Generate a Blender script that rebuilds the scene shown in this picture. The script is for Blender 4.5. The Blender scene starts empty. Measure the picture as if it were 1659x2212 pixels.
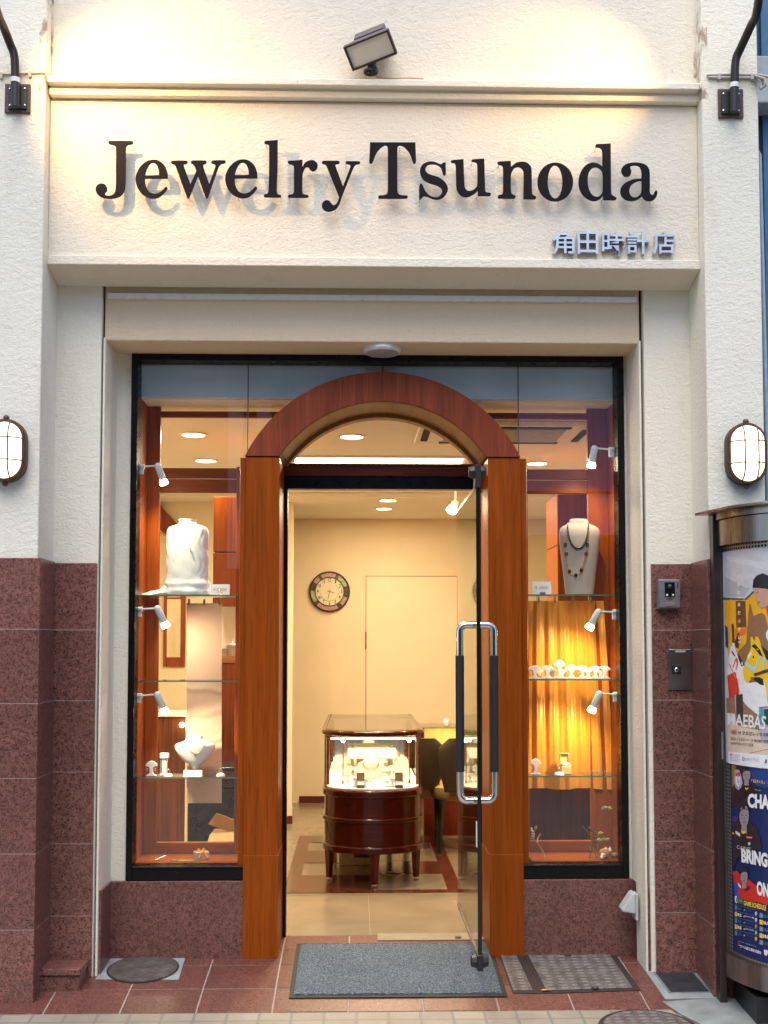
import bpy, bmesh, math, random
from mathutils import Vector, Matrix
from mathutils.geometry import tessellate_polygon
random.seed(7)
R = math.radians
sc = bpy.context.scene
COL = sc.collection

# ------------------------------------------------------------------ camera
F = 2450.0                      # focal length in photo units (picture = 1659 x 2212 units)
CAM = Vector((0.0, -4.94, 1.4455))
PITCH, YAW, SH = 0.0547, 0.0241, 0.0625
cd = bpy.data.cameras.new('camera')
cam = bpy.data.objects.new('camera', cd); COL.objects.link(cam)
cd.sensor_fit = 'VERTICAL'; cd.sensor_height = 36.0; cd.lens = F / 2212 * 36.0
cd.shift_y = SH * F / 2212
cd.clip_start = 0.05; cd.clip_end = 500
cam.location = CAM
cam.rotation_euler = (math.pi / 2 + PITCH, 0, -YAW)
sc.camera = cam
ROT = cam.rotation_euler.to_matrix()

# ------------------------------------------------------------------ world, sun, exposure
W = bpy.data.worlds.new('World'); sc.world = W; W.use_nodes = True
nt = W.node_tree
sky = nt.nodes.new('ShaderNodeTexSky'); sky.sky_type = 'NISHITA'; sky.sun_disc = False
SUN_EL, SUN_AZ = R(62), R(190)
sky.sun_elevation = SUN_EL; sky.sun_rotation = SUN_AZ
sky.air_density = 1.0; sky.dust_density = 1.5; sky.ozone_density = 2.2
nt.links.new(sky.outputs[0], nt.nodes['Background'].inputs[0])
nt.nodes['Background'].inputs[1].default_value = 0.15
sl = bpy.data.lights.new('sun', 'SUN'); sl.energy = 1.5; sl.angle = R(50); sl.color = (1.0, 0.95, 0.86)
so = bpy.data.objects.new('sun', sl); COL.objects.link(so)
sdir = Vector((math.sin(SUN_AZ) * math.cos(SUN_EL), math.cos(SUN_AZ) * math.cos(SUN_EL), math.sin(SUN_EL)))
so.rotation_euler = sdir.to_track_quat('Z', 'Y').to_euler(); so.location = (0, -8, 10)
sc.view_settings.view_transform = 'Standard'; sc.view_settings.look = 'None'
sc.view_settings.exposure = 0.86; sc.view_settings.gamma = 1.0
sc.render.engine = 'CYCLES'
cy = sc.cycles
cy.use_denoising = True; cy.max_bounces = 8; cy.diffuse_bounces = 4; cy.glossy_bounces = 4
cy.transparent_max_bounces = 24; cy.caustics_reflective = False; cy.caustics_refractive = False
cy.sample_clamp_indirect = 4.0

# ------------------------------------------------------------------ pixels to points on real planes
def ray(u, v):
    return ROT @ Vector(((u - 829.5) / F, (1106 - v) / F + SH, -1.0))
def P(u, v, Y):
    d = ray(u, v); return CAM + d * ((Y - CAM.y) / d.y)
def X(u, Y, v=1250): return P(u, v, Y).x
def Z(v, Y, u=800): return P(u, v, Y).z
def U(n, Y): return n * (Y - CAM.y) / F          # n photo units at depth Y, in metres
def G(u, v, z):
    d = ray(u, v); return CAM + d * ((z - CAM.z) / d.z)
FL = [(-80, -0.12), (-0.3, -0.094), (-0.116, -0.082), (0.09, -0.05), (0.47, -0.012), (0.8, 0.0), (20, 0.0)]
def fz(y):
    for (y0, z0), (y1, z1) in zip(FL, FL[1:]):
        if y <= y1: return z0 + (z1 - z0) * (y - y0) / (y1 - y0)
    return 0.0
def FP(u, v, h=0.0):
    z = 0.0
    for _ in range(30):
        p = G(u, v, z + h); z = fz(p.y)
    return Vector((p.x, p.y, z + h))

# ------------------------------------------------------------------ mesh builder
class MB:
    def __init__(s): s.v = []; s.f = []; s.m = []; s.mi = 0
    def add(s, vs, fs):
        o = len(s.v); s.v += [tuple(p) for p in vs]
        for f in fs: s.f.append([i + o for i in f]); s.m.append(s.mi)
        return s
    def box(s, x0, x1, y0, y1, z0, z1):
        x0, x1 = min(x0, x1), max(x0, x1); y0, y1 = min(y0, y1), max(y0, y1); z0, z1 = min(z0, z1), max(z0, z1)
        v = [(x, y, z) for x in (x0, x1) for y in (y0, y1) for z in (z0, z1)]
        return s.add(v, [(0, 1, 3, 2), (4, 6, 7, 5), (0, 4, 5, 1), (2, 3, 7, 6), (0, 2, 6, 4), (1, 5, 7, 3)])
    def ubox(s, u0, u1, v0, v1, Y0, Y1):
        vm, um = (v0 + v1) / 2, (u0 + u1) / 2
        return s.box(X(u0, Y0, vm), X(u1, Y0, vm), Y0, Y1, P(um, v0, Y0).z, P(um, v1, Y0).z)
    def prism(s, poly, a0, a1, axis='y'):
        n = len(poly)
        def pt(p, a):
            if axis == 'y': return (p[0], a, p[1])       # poly in x,z
            if axis == 'x': return (a, p[0], p[1])       # poly in y,z
            return (p[0], p[1], a)                       # poly in x,y
        v = [pt(p, a0) for p in poly] + [pt(p, a1) for p in poly]
        fs = [tuple(range(n))[::-1], tuple(range(n, 2 * n))]
        fs += [(i, (i + 1) % n, n + (i + 1) % n, n + i) for i in range(n)]
        return s.add(v, fs)
    def shape(s, contours, place, t):
        """filled outline with holes; place(x, y, d) -> 3D, d = depth 0..t"""
        flat = [p for c in contours for p in c]
        tris = tessellate_polygon([[Vector((p[0], p[1], 0)) for p in c] for c in contours])
        n = len(flat); v = [place(p[0], p[1], 0) for p in flat] + [place(p[0], p[1], t) for p in flat]
        fs = [tuple(x) for x in tris] + [tuple(i + n for i in x[::-1]) for x in tris]
        o = 0
        for c in contours:
            k = len(c)
            fs += [(o + i, o + (i + 1) % k, n + o + (i + 1) % k, n + o + i) for i in range(k)]
            o += k
        return s.add(v, fs)
    def tube(s, pts, r, n=10, cap=True):
        pts = [Vector(p) for p in pts]; k = len(pts)
        rs = r if isinstance(r, (list, tuple)) else [r] * k
        rings = []; prev = None
        for i, p in enumerate(pts):
            d = (pts[min(i + 1, k - 1)] - pts[max(i - 1, 0)]).normalized()
            if prev is None:
                a = Vector((0, 0, 1)) if abs(d.z) < .9 else Vector((1, 0, 0))
                x = d.cross(a).normalized()
            else: x = (prev - d * prev.dot(d)).normalized()
            prev = x; y = d.cross(x)
            rings.append([p + (x * math.cos(2 * math.pi * j / n) + y * math.sin(2 * math.pi * j / n)) * rs[i] for j in range(n)])
        v = [q for g in rings for q in g]
        fs = [(i * n + j, i * n + (j + 1) % n, (i + 1) * n + (j + 1) % n, (i + 1) * n + j) for i in range(k - 1) for j in range(n)]
        if cap: fs += [tuple(range(n))[::-1], tuple(range((k - 1) * n, k * n))]
        return s.add(v, fs)
    def loft(s, secs, n=24, cap=True):
        """secs: (cx, cy, z, rx, ry)"""
        v = []
        for cx, cy, z, rx, ry in secs:
            v += [(cx + rx * math.cos(2 * math.pi * j / n), cy + ry * math.sin(2 * math.pi * j / n), z) for j in range(n)]
        k = len(secs)
        fs = [(i * n + j, i * n + (j + 1) % n, (i + 1) * n + (j + 1) % n, (i + 1) * n + j) for i in range(k - 1) for j in range(n)]
        if cap: fs += [tuple(range(n))[::-1], tuple(range((k - 1) * n, k * n))]
        return s.add(v, fs)
    def lathe(s, prof, c=(0, 0, 0), n=24, M=None):
        v = []
        for r, z in prof:
            for j in range(n):
                q = Vector((r * math.cos(2 * math.pi * j / n), r * math.sin(2 * math.pi * j / n), z))
                v.append((M @ q if M else q) + Vector(c))
        k = len(prof)
        fs = [(i * n + j, i * n + (j + 1) % n, (i + 1) * n + (j + 1) % n, (i + 1) * n + j) for i in range(k - 1) for j in range(n)]
        fs += [tuple(range(n))[::-1], tuple(range((k - 1) * n, k * n))]
        return s.add(v, fs)
    def ball(s, c, r, n=10, sq=(1, 1, 1)):
        m = n // 2 + 1
        pr = [(max(1e-4, math.sin(math.pi * i / m)) * r, -math.cos(math.pi * i / m) * r) for i in range(m + 1)]
        return s.lathe(pr, c, n, Matrix.Diagonal(Vector(sq)))
    def xf(s, M):
        s.v = [tuple(M @ Vector(p)) for p in s.v]; return s

def thing(name, label, cat, loc, group=None):
    o = bpy.data.objects.new(name, None); COL.objects.link(o); o.location = loc
    o.empty_display_size = 0.1
    o['label'] = label; o['category'] = cat
    if group: o['group'] = group
    return o
def wloc(o):
    p = Vector((0, 0, 0))
    while o is not None: p += o.location; o = o.parent
    return p
def obj(name, mb, mats, parent=None, base=None, smooth=None, bevel=0.0):
    """one mesh object; vertices are given in world coordinates; base = its origin"""
    if not isinstance(mats, (list, tuple)): mats = [mats]
    b = Vector(base) if base is not None else (wloc(parent) if parent else Vector((0, 0, 0)))
    me = bpy.data.meshes.new(name)
    me.from_pydata([tuple(Vector(p) - b) for p in mb.v], [], mb.f)
    for m in mats: me.materials.append(m)
    if len(mats) > 1:
        for p, i in zip(me.polygons, mb.m): p.material_index = i
    bm = bmesh.new(); bm.from_mesh(me)
    bmesh.ops.recalc_face_normals(bm, faces=bm.faces); bm.to_mesh(me); bm.free()
    if smooth:
        me.shade_smooth()
        try: me.set_sharp_from_angle(angle=R(smooth))
        except Exception: pass
    o = bpy.data.objects.new(name, me); COL.objects.link(o)
    if parent:
        o.parent = parent; o.location = b - wloc(parent)
    else: o.location = b
    if bevel:
        md = o.modifiers.new('bevel', 'BEVEL'); md.width = bevel; md.segments = 2; md.limit_method = 'ANGLE'; md.angle_limit = R(40)
    return o
def tag(o, label, cat, group=None):
    o['label'] = label; o['category'] = cat
    if group: o['group'] = group
    return o
def struct(o): o['kind'] = 'structure'; return o
def dup(root, delta, label, group=None):
    r = root.copy(); COL.objects.link(r); r.location = root.location + Vector(delta); r['label'] = label
    if group: r['group'] = group
    for ch in list(root.children):
        c = ch.copy(); COL.objects.link(c); c.parent = r
        for g in list(ch.children):
            d = g.copy(); COL.objects.link(d); d.parent = c
    return r

# ------------------------------------------------------------------ materials
MATS = {}
class N:
    def __init__(s, name):
        s.m = bpy.data.materials.new(name); s.m.use_nodes = True; s.t = s.m.node_tree
        s.b = s.t.nodes['Principled BSDF']
    def n(s, typ, **kw):
        x = s.t.nodes.new(typ)
        for k, v in kw.items(): setattr(x, k, v)
        return x
    def l(s, a, b): s.t.links.new(a, b)
    def co(s, sx=1, sy=1, sz=1):
        tc = s.n('ShaderNodeTexCoord'); mp = s.n('ShaderNodeMapping'); mp.inputs['Scale'].default_value = (sx, sy, sz)
        s.l(tc.outputs['Object'], mp.inputs[0]); return mp.outputs[0]
    def noise(s, vec, scale, det=4, rough=.55, dist=0):
        x = s.n('ShaderNodeTexNoise'); s.l(vec, x.inputs['Vector']); x.inputs['Scale'].default_value = scale
        x.inputs['Detail'].default_value = det; x.inputs['Roughness'].default_value = rough; x.inputs['Distortion'].default_value = dist
        return x.outputs['Fac']
    def ramp(s, fac, stops, interp='LINEAR'):
        x = s.n('ShaderNodeValToRGB'); s.l(fac, x.inputs[0]); e = x.color_ramp; e.interpolation = interp
        while len(e.elements) < len(stops): e.elements.new(.5)
        for el, (p, c) in zip(e.elements, stops):
            el.position = p; el.color = (c[0], c[1], c[2], 1) if isinstance(c, (tuple, list)) else (c, c, c, 1)
        return x.outputs[0]
    def mix(s, fac, a, b, mode='MIX'):
        x = s.n('ShaderNodeMix', data_type='RGBA', blend_type=mode)
        if isinstance(fac, (int, float)): x.inputs[0].default_value = fac
        else: s.l(fac, x.inputs[0])
        for i, c in ((6, a), (7, b)):
            if isinstance(c, (tuple, list)): x.inputs[i].default_value = (c[0], c[1], c[2], 1)
            else: s.l(c, x.inputs[i])
        return x.outputs[2]
    def math(s, op, a, b=0.0):
        x = s.n('ShaderNodeMath', operation=op)
        for i, c in ((0, a), (1, b)):
            if isinstance(c, (int, float)): x.inputs[i].default_value = c
            else: s.l(c, x.inputs[i])
        return x.outputs[0]
    def bump(s, h, strength, dist):
        x = s.n('ShaderNodeBump'); x.inputs['Strength'].default_value = strength; x.inputs['Distance'].default_value = dist
        s.l(h, x.inputs['Height']); s.l(x.outputs[0], s.b.inputs['Normal']); return x
    def col(s, c):
        if isinstance(c, (tuple, list)): s.b.inputs['Base Color'].default_value = (c[0], c[1], c[2], 1)
        else: s.l(c, s.b.inputs['Base Color'])
    def rough(s, r):
        if isinstance(r, (int, float)): s.b.inputs['Roughness'].default_value = r
        else: s.l(r, s.b.inputs['Roughness'])
def plain(name, c, rough=.5, metal=0.0, var=.12, scale=25, bump=0.0, emit=None, es=0.0, spec=None, aniso=0.0, coat=0.0):
    if name in MATS: return MATS[name]
    k = N(name); f = k.noise(k.co(), scale, 5)
    lo = tuple(x * (1 - var) for x in c); hi = tuple(min(1, x * (1 + var)) for x in c)
    k.col(k.ramp(f, [(.3, lo), (.7, hi)]))
    k.rough(k.ramp(f, [(.3, max(0, rough - .06)), (.7, min(1, rough + .06))]))
    k.b.inputs['Metallic'].default_value = metal
    if spec is not None: k.b.inputs['Specular IOR Level'].default_value = spec
    if coat: k.b.inputs['Coat Weight'].default_value = coat; k.b.inputs['Coat Roughness'].default_value = .08
    if bump: k.bump(k.noise(k.co(), scale * 3, 4), bump, .002)
    if emit:
        k.b.inputs['Emission Color'].default_value = (*emit, 1); k.b.inputs['Emission Strength'].default_value = es
    MATS[name] = k.m; return k.m

GRIME = (X(106, .08, 60), X(1506, .08, 60))
def stucco(name, c, dirt=1.0):
    k = N(name); v = k.co()
    big = k.noise(v, 1.7, 5); mid = k.noise(k.co(1, 1, .35), 9, 6)
    fine = k.noise(v, 75, 6, .65); grit = k.noise(k.co(1, 1, 1.6), 38, 7, .7, .6)
    base = k.ramp(big, [(.3, tuple(x * .955 for x in c)), (.7, c)])
    st = k.ramp(mid, [(.30, 1.0), (.44, 0.0)])
    base = k.mix(k.math('MULTIPLY', st, .16 * dirt), base, (c[0] * .72, c[1] * .66, c[2] * .55))
    pit = k.ramp(grit, [(.28, 1.0), (.38, 0.0)])
    base = k.mix(k.math('MULTIPLY', pit, .42), base, (c[0] * .55, c[1] * .46, c[2] * .34))
    spots = k.ramp(k.noise(v, 21, 3, .5, .4), [(.20, 1.0), (.26, 0.0)])
    base = k.mix(k.math('MULTIPLY', spots, .5), base, (c[0] * .5, c[1] * .36, c[2] * .2))
    g_ = k.n('ShaderNodeNewGeometry'); sp = k.n('ShaderNodeSeparateXYZ'); k.l(g_.outputs['Position'], sp.inputs[0])
    gm = k.ramp(k.noise(k.co(1, 1, .5), 13, 6, .7), [(.50, 0.0), (.60, 1.0)])
    for gx in GRIME:
        dm = k.math('LESS_THAN', k.math('ABSOLUTE', k.math('SUBTRACT', sp.outputs[0], gx)), .02)
        dm = k.math('MULTIPLY', dm, k.math('GREATER_THAN', sp.outputs[2], 3.9))
        base = k.mix(k.math('MULTIPLY', k.math('MULTIPLY', gm, dm), .75), base, (.26, .16, .09))
    k.col(base); k.rough(.9)
    h = k.math('ADD', k.math('MULTIPLY', fine, .45), grit)
    k.bump(h, .75, .008)
    return k.m
def granite(name, c, joints=None, rough=.32, sc_=1.0):
    k = N(name); v = k.co()
    a = k.noise(v, 135 * sc_, 3, .6); b = k.noise(v, 62 * sc_, 5, .7); d = k.noise(v, 6, 4)
    cc = k.ramp(b, [(.34, tuple(x * .42 for x in c)), (.48, c), (.62, tuple(min(1, x * 1.4) for x in c))])
    cc = k.mix(k.ramp(a, [(.38, 1.0), (.44, 0.0)]), cc, (.014, .011, .014))
    cc = k.mix(k.math('MULTIPLY', k.ramp(a, [(.6, 0.0), (.66, 1.0)]), .55), cc, (.34, .2, .17))
    cc = k.mix(k.ramp(d, [(.35, .25), (.65, 0.0)]), cc, tuple(x * .5 for x in c))
    if joints:
        pitch, off = joints
        g = k.n('ShaderNodeNewGeometry'); s = k.n('ShaderNodeSeparateXYZ'); k.l(g.outputs['Position'], s.inputs[0])
        fr = k.math('FRACT', k.math('DIVIDE', k.math('ADD', s.outputs[2], off), pitch))
        ln = k.math('LESS_THAN', fr, .010)
        cc = k.mix(k.math('MULTIPLY', ln, .62), cc, (.42, .36, .36))
        k.rough(k.math('MAXIMUM', k.math('MULTIPLY', ln, .8), rough))
        k.bump(k.math('SUBTRACT', k.math('MULTIPLY', k.noise(v, 90, 3), .12), ln), .25, .002)
    else:
        k.rough(rough); k.bump(k.noise(v, 90, 3), .12, .001)
    gi = k.n('ShaderNodeNewGeometry'); isl = gi.outputs['Random Per Island']
    if joints:
        wn = k.n('ShaderNodeTexWhiteNoise', noise_dimensions='1D')
        k.l(k.math('FLOOR', k.math('DIVIDE', k.math('ADD', s.outputs[2], off), pitch)), wn.inputs['W']); isl = k.math('FRACT', k.math('ADD', wn.outputs['Value'], isl))
    cc = k.mix(1.0, cc, k.ramp(isl, [(0.0, .84), (1.0, 1.14)]), 'MULTIPLY')
    k.col(cc); k.b.inputs['Specular IOR Level'].default_value = .45
    return k.m
def wood(name, c, axis='z', rough=.35, coat=.0, dark=.55):
    k = N(name)
    s = dict(z=(38, 38, 1.6), x=(1.6, 38, 38), y=(38, 1.6, 38))[axis]
    f = k.noise(k.co(*s), 1.0, 6, .6, 1.2)
    s2 = dict(z=(9, 9, .5), x=(.5, 9, 9), y=(9, .5, 9))[axis]
    g = k.noise(k.co(*s2), 1.0, 4, .5, 2.0)
    cc = k.ramp(f, [(.32, tuple(x * dark for x in c)), (.5, c), (.72, tuple(min(1, x * 1.25) for x in c))])
    cc = k.mix(k.ramp(g, [(.35, .55), (.65, 0.0)]), cc, tuple(x * .62 for x in c))
    s3 = dict(z=(160, 160, 5), x=(5, 160, 160), y=(160, 5, 160))[axis]
    pores = k.noise(k.co(*s3), 1.0, 2)
    cc = k.mix(k.math('MULTIPLY', k.ramp(pores, [(.34, 1.0), (.42, 0.0)]), .45), cc, tuple(x * .35 for x in c))
    k.col(cc); k.rough(k.ramp(f, [(.3, rough - .05), (.7, rough + .1)]))
    if coat: k.b.inputs['Coat Weight'].default_value = coat; k.b.inputs['Coat Roughness'].default_value = .12
    k.bump(f, .12, .001); k.b.inputs['Specular IOR Level'].default_value = .14
    return k.m
def glass(name, tint=(1, 1, 1), base=.045, rough=0.0, add=0.0):
    m = bpy.data.materials.new(name); m.use_nodes = True; t = m.node_tree; t.nodes.clear()
    o = t.nodes.new('ShaderNodeOutputMaterial'); mx = t.nodes.new('ShaderNodeMixShader')
    tr = t.nodes.new('ShaderNodeBsdfTransparent'); tr.inputs[0].default_value = (*tint, 1)
    gl = t.nodes.new('ShaderNodeBsdfGlossy'); gl.inputs['Roughness'].default_value = rough
    lw = t.nodes.new('ShaderNodeLayerWeight'); lw.inputs['Blend'].default_value = .5
    pw = t.nodes.new('ShaderNodeMath'); pw.operation = 'POWER'; pw.inputs[1].default_value = 5
    ml = t.nodes.new('ShaderNodeMath'); ml.operation = 'MULTIPLY_ADD'; ml.inputs[1].default_value = .9; ml.inputs[2].default_value = base
    L = t.links.new
    L(lw.outputs['Facing'], pw.inputs[0]); L(pw.outputs[0], ml.inputs[0]); L(ml.outputs[0], mx.inputs[0])
    L(tr.outputs[0], mx.inputs[1]); L(gl.outputs[0], mx.inputs[2]); L(mx.outputs[0], o.inputs[0])
    return m

M_stp = stucco('pillar_stucco', (.87, .83, .705))  # same plaster as the sign wall, cooler daylight put into its colour
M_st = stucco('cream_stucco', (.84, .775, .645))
M_st2 = stucco('bounce_warmed_stucco', (.87, .70, .49), .5)  # warm bounce light of the recess put into the plaster colour
M_gr = granite('granite_joints', (.195, .083, .067), (.319, .083))
M_gr0 = granite('granite_plain', (.195, .083, .067))
M_tile = granite('granite_floor_tile', (.15, .054, .041), None, .38, 1.3)
M_wood = wood('oak_stain', (.315, .066, .005), dark=.80)
M_woodx = wood('oak_stain_across', (.28, .060, .005), 'x', dark=.8)
M_archw = wood('oak_arch', (.27, .060, .026), 'z', .5, dark=.8)
M_archin = wood('oak_arch_inside', (.34, .15, .045), 'y')
M_mah = wood('mahogany_gloss', (.060, .008, .003), 'x', .16, .35, .7)
M_mahz = wood('mahogany_post', (.10, .018, .006), 'z', .18, .4, .7)
M_blk = plain('black_anodised', (.004, .004, .005), .30, 0, .1, spec=.25)
M_blkp = plain('black_plastic', (.015, .015, .016), .45)
M_rub = plain('black_rubber', (.012, .012, .013), .7)
M_dark = plain('dark_void', (.01, .009, .008), .9)
M_glass = glass('window_glass', (.97, .99, .98), .07)
M_dglass = glass('door_glass', (.90, .95, .91), .05)
M_case = glass('case_glass', (.98, .99, .97), .05)
M_shelf = glass('shelf_glass', (.93, .98, .95), .04)
M_edge = plain('green_glass_edge', (.10, .20, .13), .15)
M_edge2 = plain('dark_glass_edge', (.006, .010, .009), .12)
M_chrome = plain('polished_chrome', (.78, .78, .80), .09, 1.0, .03)
M_steel = plain('brushed_steel', (.36, .32, .30), .30, 1.0, .1, 6)
M_silv = plain('satin_silver_letters', (.66, .68, .72), .36, .85, .05)
M_iron = plain('bronze_iron', (.10, .060, .040), .4, .5)
M_lblack = plain('letter_black', (.008, .006, .008), .55, 0, .1, spec=.12)
M_white = plain('white_enamel', (.78, .80, .80), .3, 0, .03)
M_card = plain('white_card', (.80, .84, .82), .6, 0, .03)
M_felt = plain('white_display_leatherette', (.80, .77, .72), .5, 0, .04)
M_ivory = plain('interior_cream_wall', (.76, .63, .43), .75, 0, .04, 3, .05)
M_ceil = plain('interior_ceiling', (.84, .79, .70), .8, 0, .03, 3)
M_gold = plain('gold_metal', (.85, .52, .16), .2, 1.0, .05)
M_bead = plain('black_beads', (.01, .01, .012), .18)
M_amber = plain('amber_beads', (.80, .34, .03), .2)
M_ink = plain('printed_ink', (.02, .02, .025), .6)
M_hot = plain('lamp_glow', (.9, .85, .7), .5, 0, 0, 5, 0, (1.0, .80, .52), 18)
M_down = plain('downlight_glow', (.9, .85, .7), .5, 0, 0, 5, 0, (1.0, .82, .52), 9)
M_strip = plain('strip_light_glow', (.9, .9, .8), .5, 0, 0, 5, 0, (1.0, .90, .68), 5)
M_opal = plain('opal_lamp_glow', (.9, .88, .8), .4, 0, 0, 5, 0, (1.0, .82, .56), 1.35)

def area(name, loc, rot, size, power, color=(1, .80, .52), parent=None, shape='DISK', sy=None):
    d = bpy.data.lights.new(name, 'AREA'); d.shape = shape; d.size = size; d.energy = power * .78; d.color = color
    if sy: d.size_y = sy
    o = bpy.data.objects.new(name, d); COL.objects.link(o); o.rotation_euler = rot
    if parent: o.parent = parent; o.location = Vector(loc) - wloc(parent)
    else: o.location = loc
    return o
def spot(name, loc, target, power, cone, blend=.6, radius=.02, color=(1, .78, .5), parent=None):
    d = bpy.data.lights.new(name, 'SPOT'); d.energy = power * .78; d.spot_size = R(cone); d.spot_blend = blend
    d.shadow_soft_size = radius; d.color = color
    o = bpy.data.objects.new(name, d); COL.objects.link(o)
    o.rotation_euler = (Vector(loc) - Vector(target)).to_track_quat('Z', 'Y').to_euler()
    if parent: o.parent = parent; o.location = Vector(loc) - wloc(parent)
    else: o.location = loc
    return o

# ------------------------------------------------------------------ lettering
def text_mesh(s, x0, x1, z0, z1, bold=0.0, depth=0.0, keep=False):
    """returns verts, faces of the string fitted to the box x0..x1, z0..z1 (y = -depth..0)"""
    c = bpy.data.curves.new('lettering', 'FONT'); c.body = s; c.size = 1; c.offset = bold; c.extrude = .05 if depth else 0
    c.resolution_u = 3
    o = bpy.data.objects.new('lettering', c); COL.objects.link(o)
    bpy.context.view_layer.update(); dg = bpy.context.evaluated_depsgraph_get()
    me = bpy.data.meshes.new_from_object(o.evaluated_get(dg))
    vs = [v.co.copy() for v in me.vertices]; fs = [tuple(p.vertices) for p in me.polygons]
    bpy.data.objects.remove(o); bpy.data.curves.remove(c); bpy.data.meshes.remove(me)
    if not vs: return [], []
    a0, a1 = min(v.x for v in vs), max(v.x for v in vs); b0, b1 = min(v.y for v in vs), max(v.y for v in vs)
    kx = (x1 - x0) / max(1e-6, a1 - a0); kz = (z1 - z0) / max(1e-6, b1 - b0)
    if keep: kx = kz
    return [(x0 + (v.x - a0) * kx, (-depth if v.z > 0 else 0.0) if depth else 0.0, z0 + (v.y - b0) * kz) for v in vs], fs
def smooth_outline(pts, sub=6):
    """closed outline through points; a third entry marks a corner"""
    n = len(pts); out = []
    co = [Vector((p[0], p[1])) for p in pts]; cr = [len(p) > 2 for p in pts]
    for i in range(n):
        j = (i + 1) % n; a, b = co[i], co[j]
        ta = Vector((0, 0)) if cr[i] else (b - co[i - 1]) * .5
        tb = Vector((0, 0)) if cr[j] else (co[(j + 1) % n] - a) * .5
        L = (b - a).length
        if cr[i]: ta = (b - a) * .6
        if cr[j]: tb = (b - a) * .6
        if ta.length > L: ta *= L / ta.length
        if tb.length > L: tb *= L / tb.length
        for k in range(sub):
            t = k / sub
            h = (2*t**3 - 3*t*t + 1) * a + (t**3 - 2*t*t + t) * ta + (-2*t**3 + 3*t*t) * b + (t**3 - t*t) * tb
            if k == 0 or (h - out[-1]).length > .4: out.append(h)
    return out
# ------------------------------------------------------------------ ground
Y1, YI, YF, YD = 0.245, 0.27, 0.47, 0.79      # recess wall, inner wall, window frame, door frame
XL, XR = X(81, 0), X(1533, 0)
XPR = X(1645, 0, 600)                          # outer edge of the pillar by the neighbour
ZC = 2.651                                     # shop ceiling
YB = 5.57                                      # shop back wall

# street paving: one sheet of beige setts to the horizon
k = N('beige_setts')
br = k.n('ShaderNodeTexBrick'); br.offset = 0.0; br.squash = 1.0
k.l(k.co(), br.inputs['Vector'])
for nm, val in (('Scale', 1.0), ('Mortar Size', .006), ('Mortar Smooth', .25), ('Bias', 0), ('Brick Width', .1335), ('Row Height', .098)):
    br.inputs[nm].default_value = val
br.inputs['Color1'].default_value = (.33, .29, .235, 1); br.inputs['Color2'].default_value = (.285, .25, .20, 1)
br.inputs['Mortar'].default_value = (.20, .195, .185, 1)
nb = k.noise(k.co(), 5, 6); nf = k.noise(k.co(), 70, 5)
cc = k.mix(k.ramp(nb, [(.35, .55), (.65, 0.0)]), br.outputs['Color'], (.20, .17, .13))
cc = k.mix(k.ramp(nf, [(.3, .3), (.5, 0.0)]), cc, (.22, .17, .12))
k.col(cc); k.rough(.6)
k.bump(k.math('ADD', k.math('MULTIPLY', br.outputs['Fac'], -1.0), k.math('MULTIPLY', nf, .35)), .6, .006)
M_sett = k.m
mb = MB()
ys = [-60, -8, -2, -.6, -.3, -.116]
for a, b in zip(ys, ys[1:]):
    mb.add([(-60, a, fz(a) - .003), (60, a, fz(a) - .003), (60, b, fz(b) - .003), (-60, b, fz(b) - .003)], [(0, 1, 2, 3)])
struct(obj('pavement', mb, M_sett))
# far ground behind the buildings so that nothing ends in a void
struct(obj('ground', MB().add([(-80, -.116, -.13), (80, -.116, -.13), (80, 60, -.13), (-80, 60, -.13)], [(0, 1, 2, 3)]), plain('earth', (.12, .11, .10), .9)))

# sloping granite tiles between the pillars
M_grout = plain('pale_grout', (.30, .24, .22), .85, 0, .15, 60)
rows = [-.116, .105, .37, .585, .80]
mb = MB(); gb = MB()
x0 = (592 - 770) * 4.824 / F; dx = .3165; g = .0035
for ra, rb in zip(rows, rows[1:]):
    gb.add([(-2.6, ra, fz(ra) - .0025), (2.1, ra, fz(ra) - .0025), (2.1, rb, fz(rb) - .0025), (-2.6, rb, fz(rb) - .0025)], [(0, 1, 2, 3)])
    for i in range(-7, 6):
        a, b = x0 + i * dx + g, x0 + (i + 1) * dx - g
        j = random.uniform(-.0006, .0006)
        v = [(x, y, fz(y) + h + j) for x in (a, b) for y in (ra + g, rb - g) for h in (-.02, .0)]
        mb.add(v, [(0, 1, 3, 2), (4, 6, 7, 5), (0, 4, 5, 1), (2, 3, 7, 6), (0, 2, 6, 4), (1, 5, 7, 3)])
fl = struct(obj('tiled_floor', mb, M_tile, bevel=.0012))
obj('grout', gb, M_grout, fl)
# grey mortar patch in front of the poster stand
def floorpoly(pts, h, t=.004, sub=1):
    ps = [FP(u, v, h) for u, v in pts]; n = len(ps); m = MB()
    m.add([p for p in ps] + [p - Vector((0, 0, t)) for p in ps],
          [tuple(range(n)), tuple(range(n, 2 * n))[::-1]] + [(i, (i + 1) % n, n + (i + 1) % n, n + i) for i in range(n)])
    return m
M_conc = plain('grey_mortar', (.23, .25, .25), .8, 0, .25, 9, .4)
M_conc2 = plain('pale_mortar', (.26, .29, .295), .8, 0, .2, 14, .3)
struct(obj('pavement', floorpoly([(1430, 2163), (1480, 2160), (1545, 2156), (1800, 2150), (1900, 2260), (1560, 2260), (1520, 2215), (1470, 2190)], .0035), M_conc))

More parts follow.
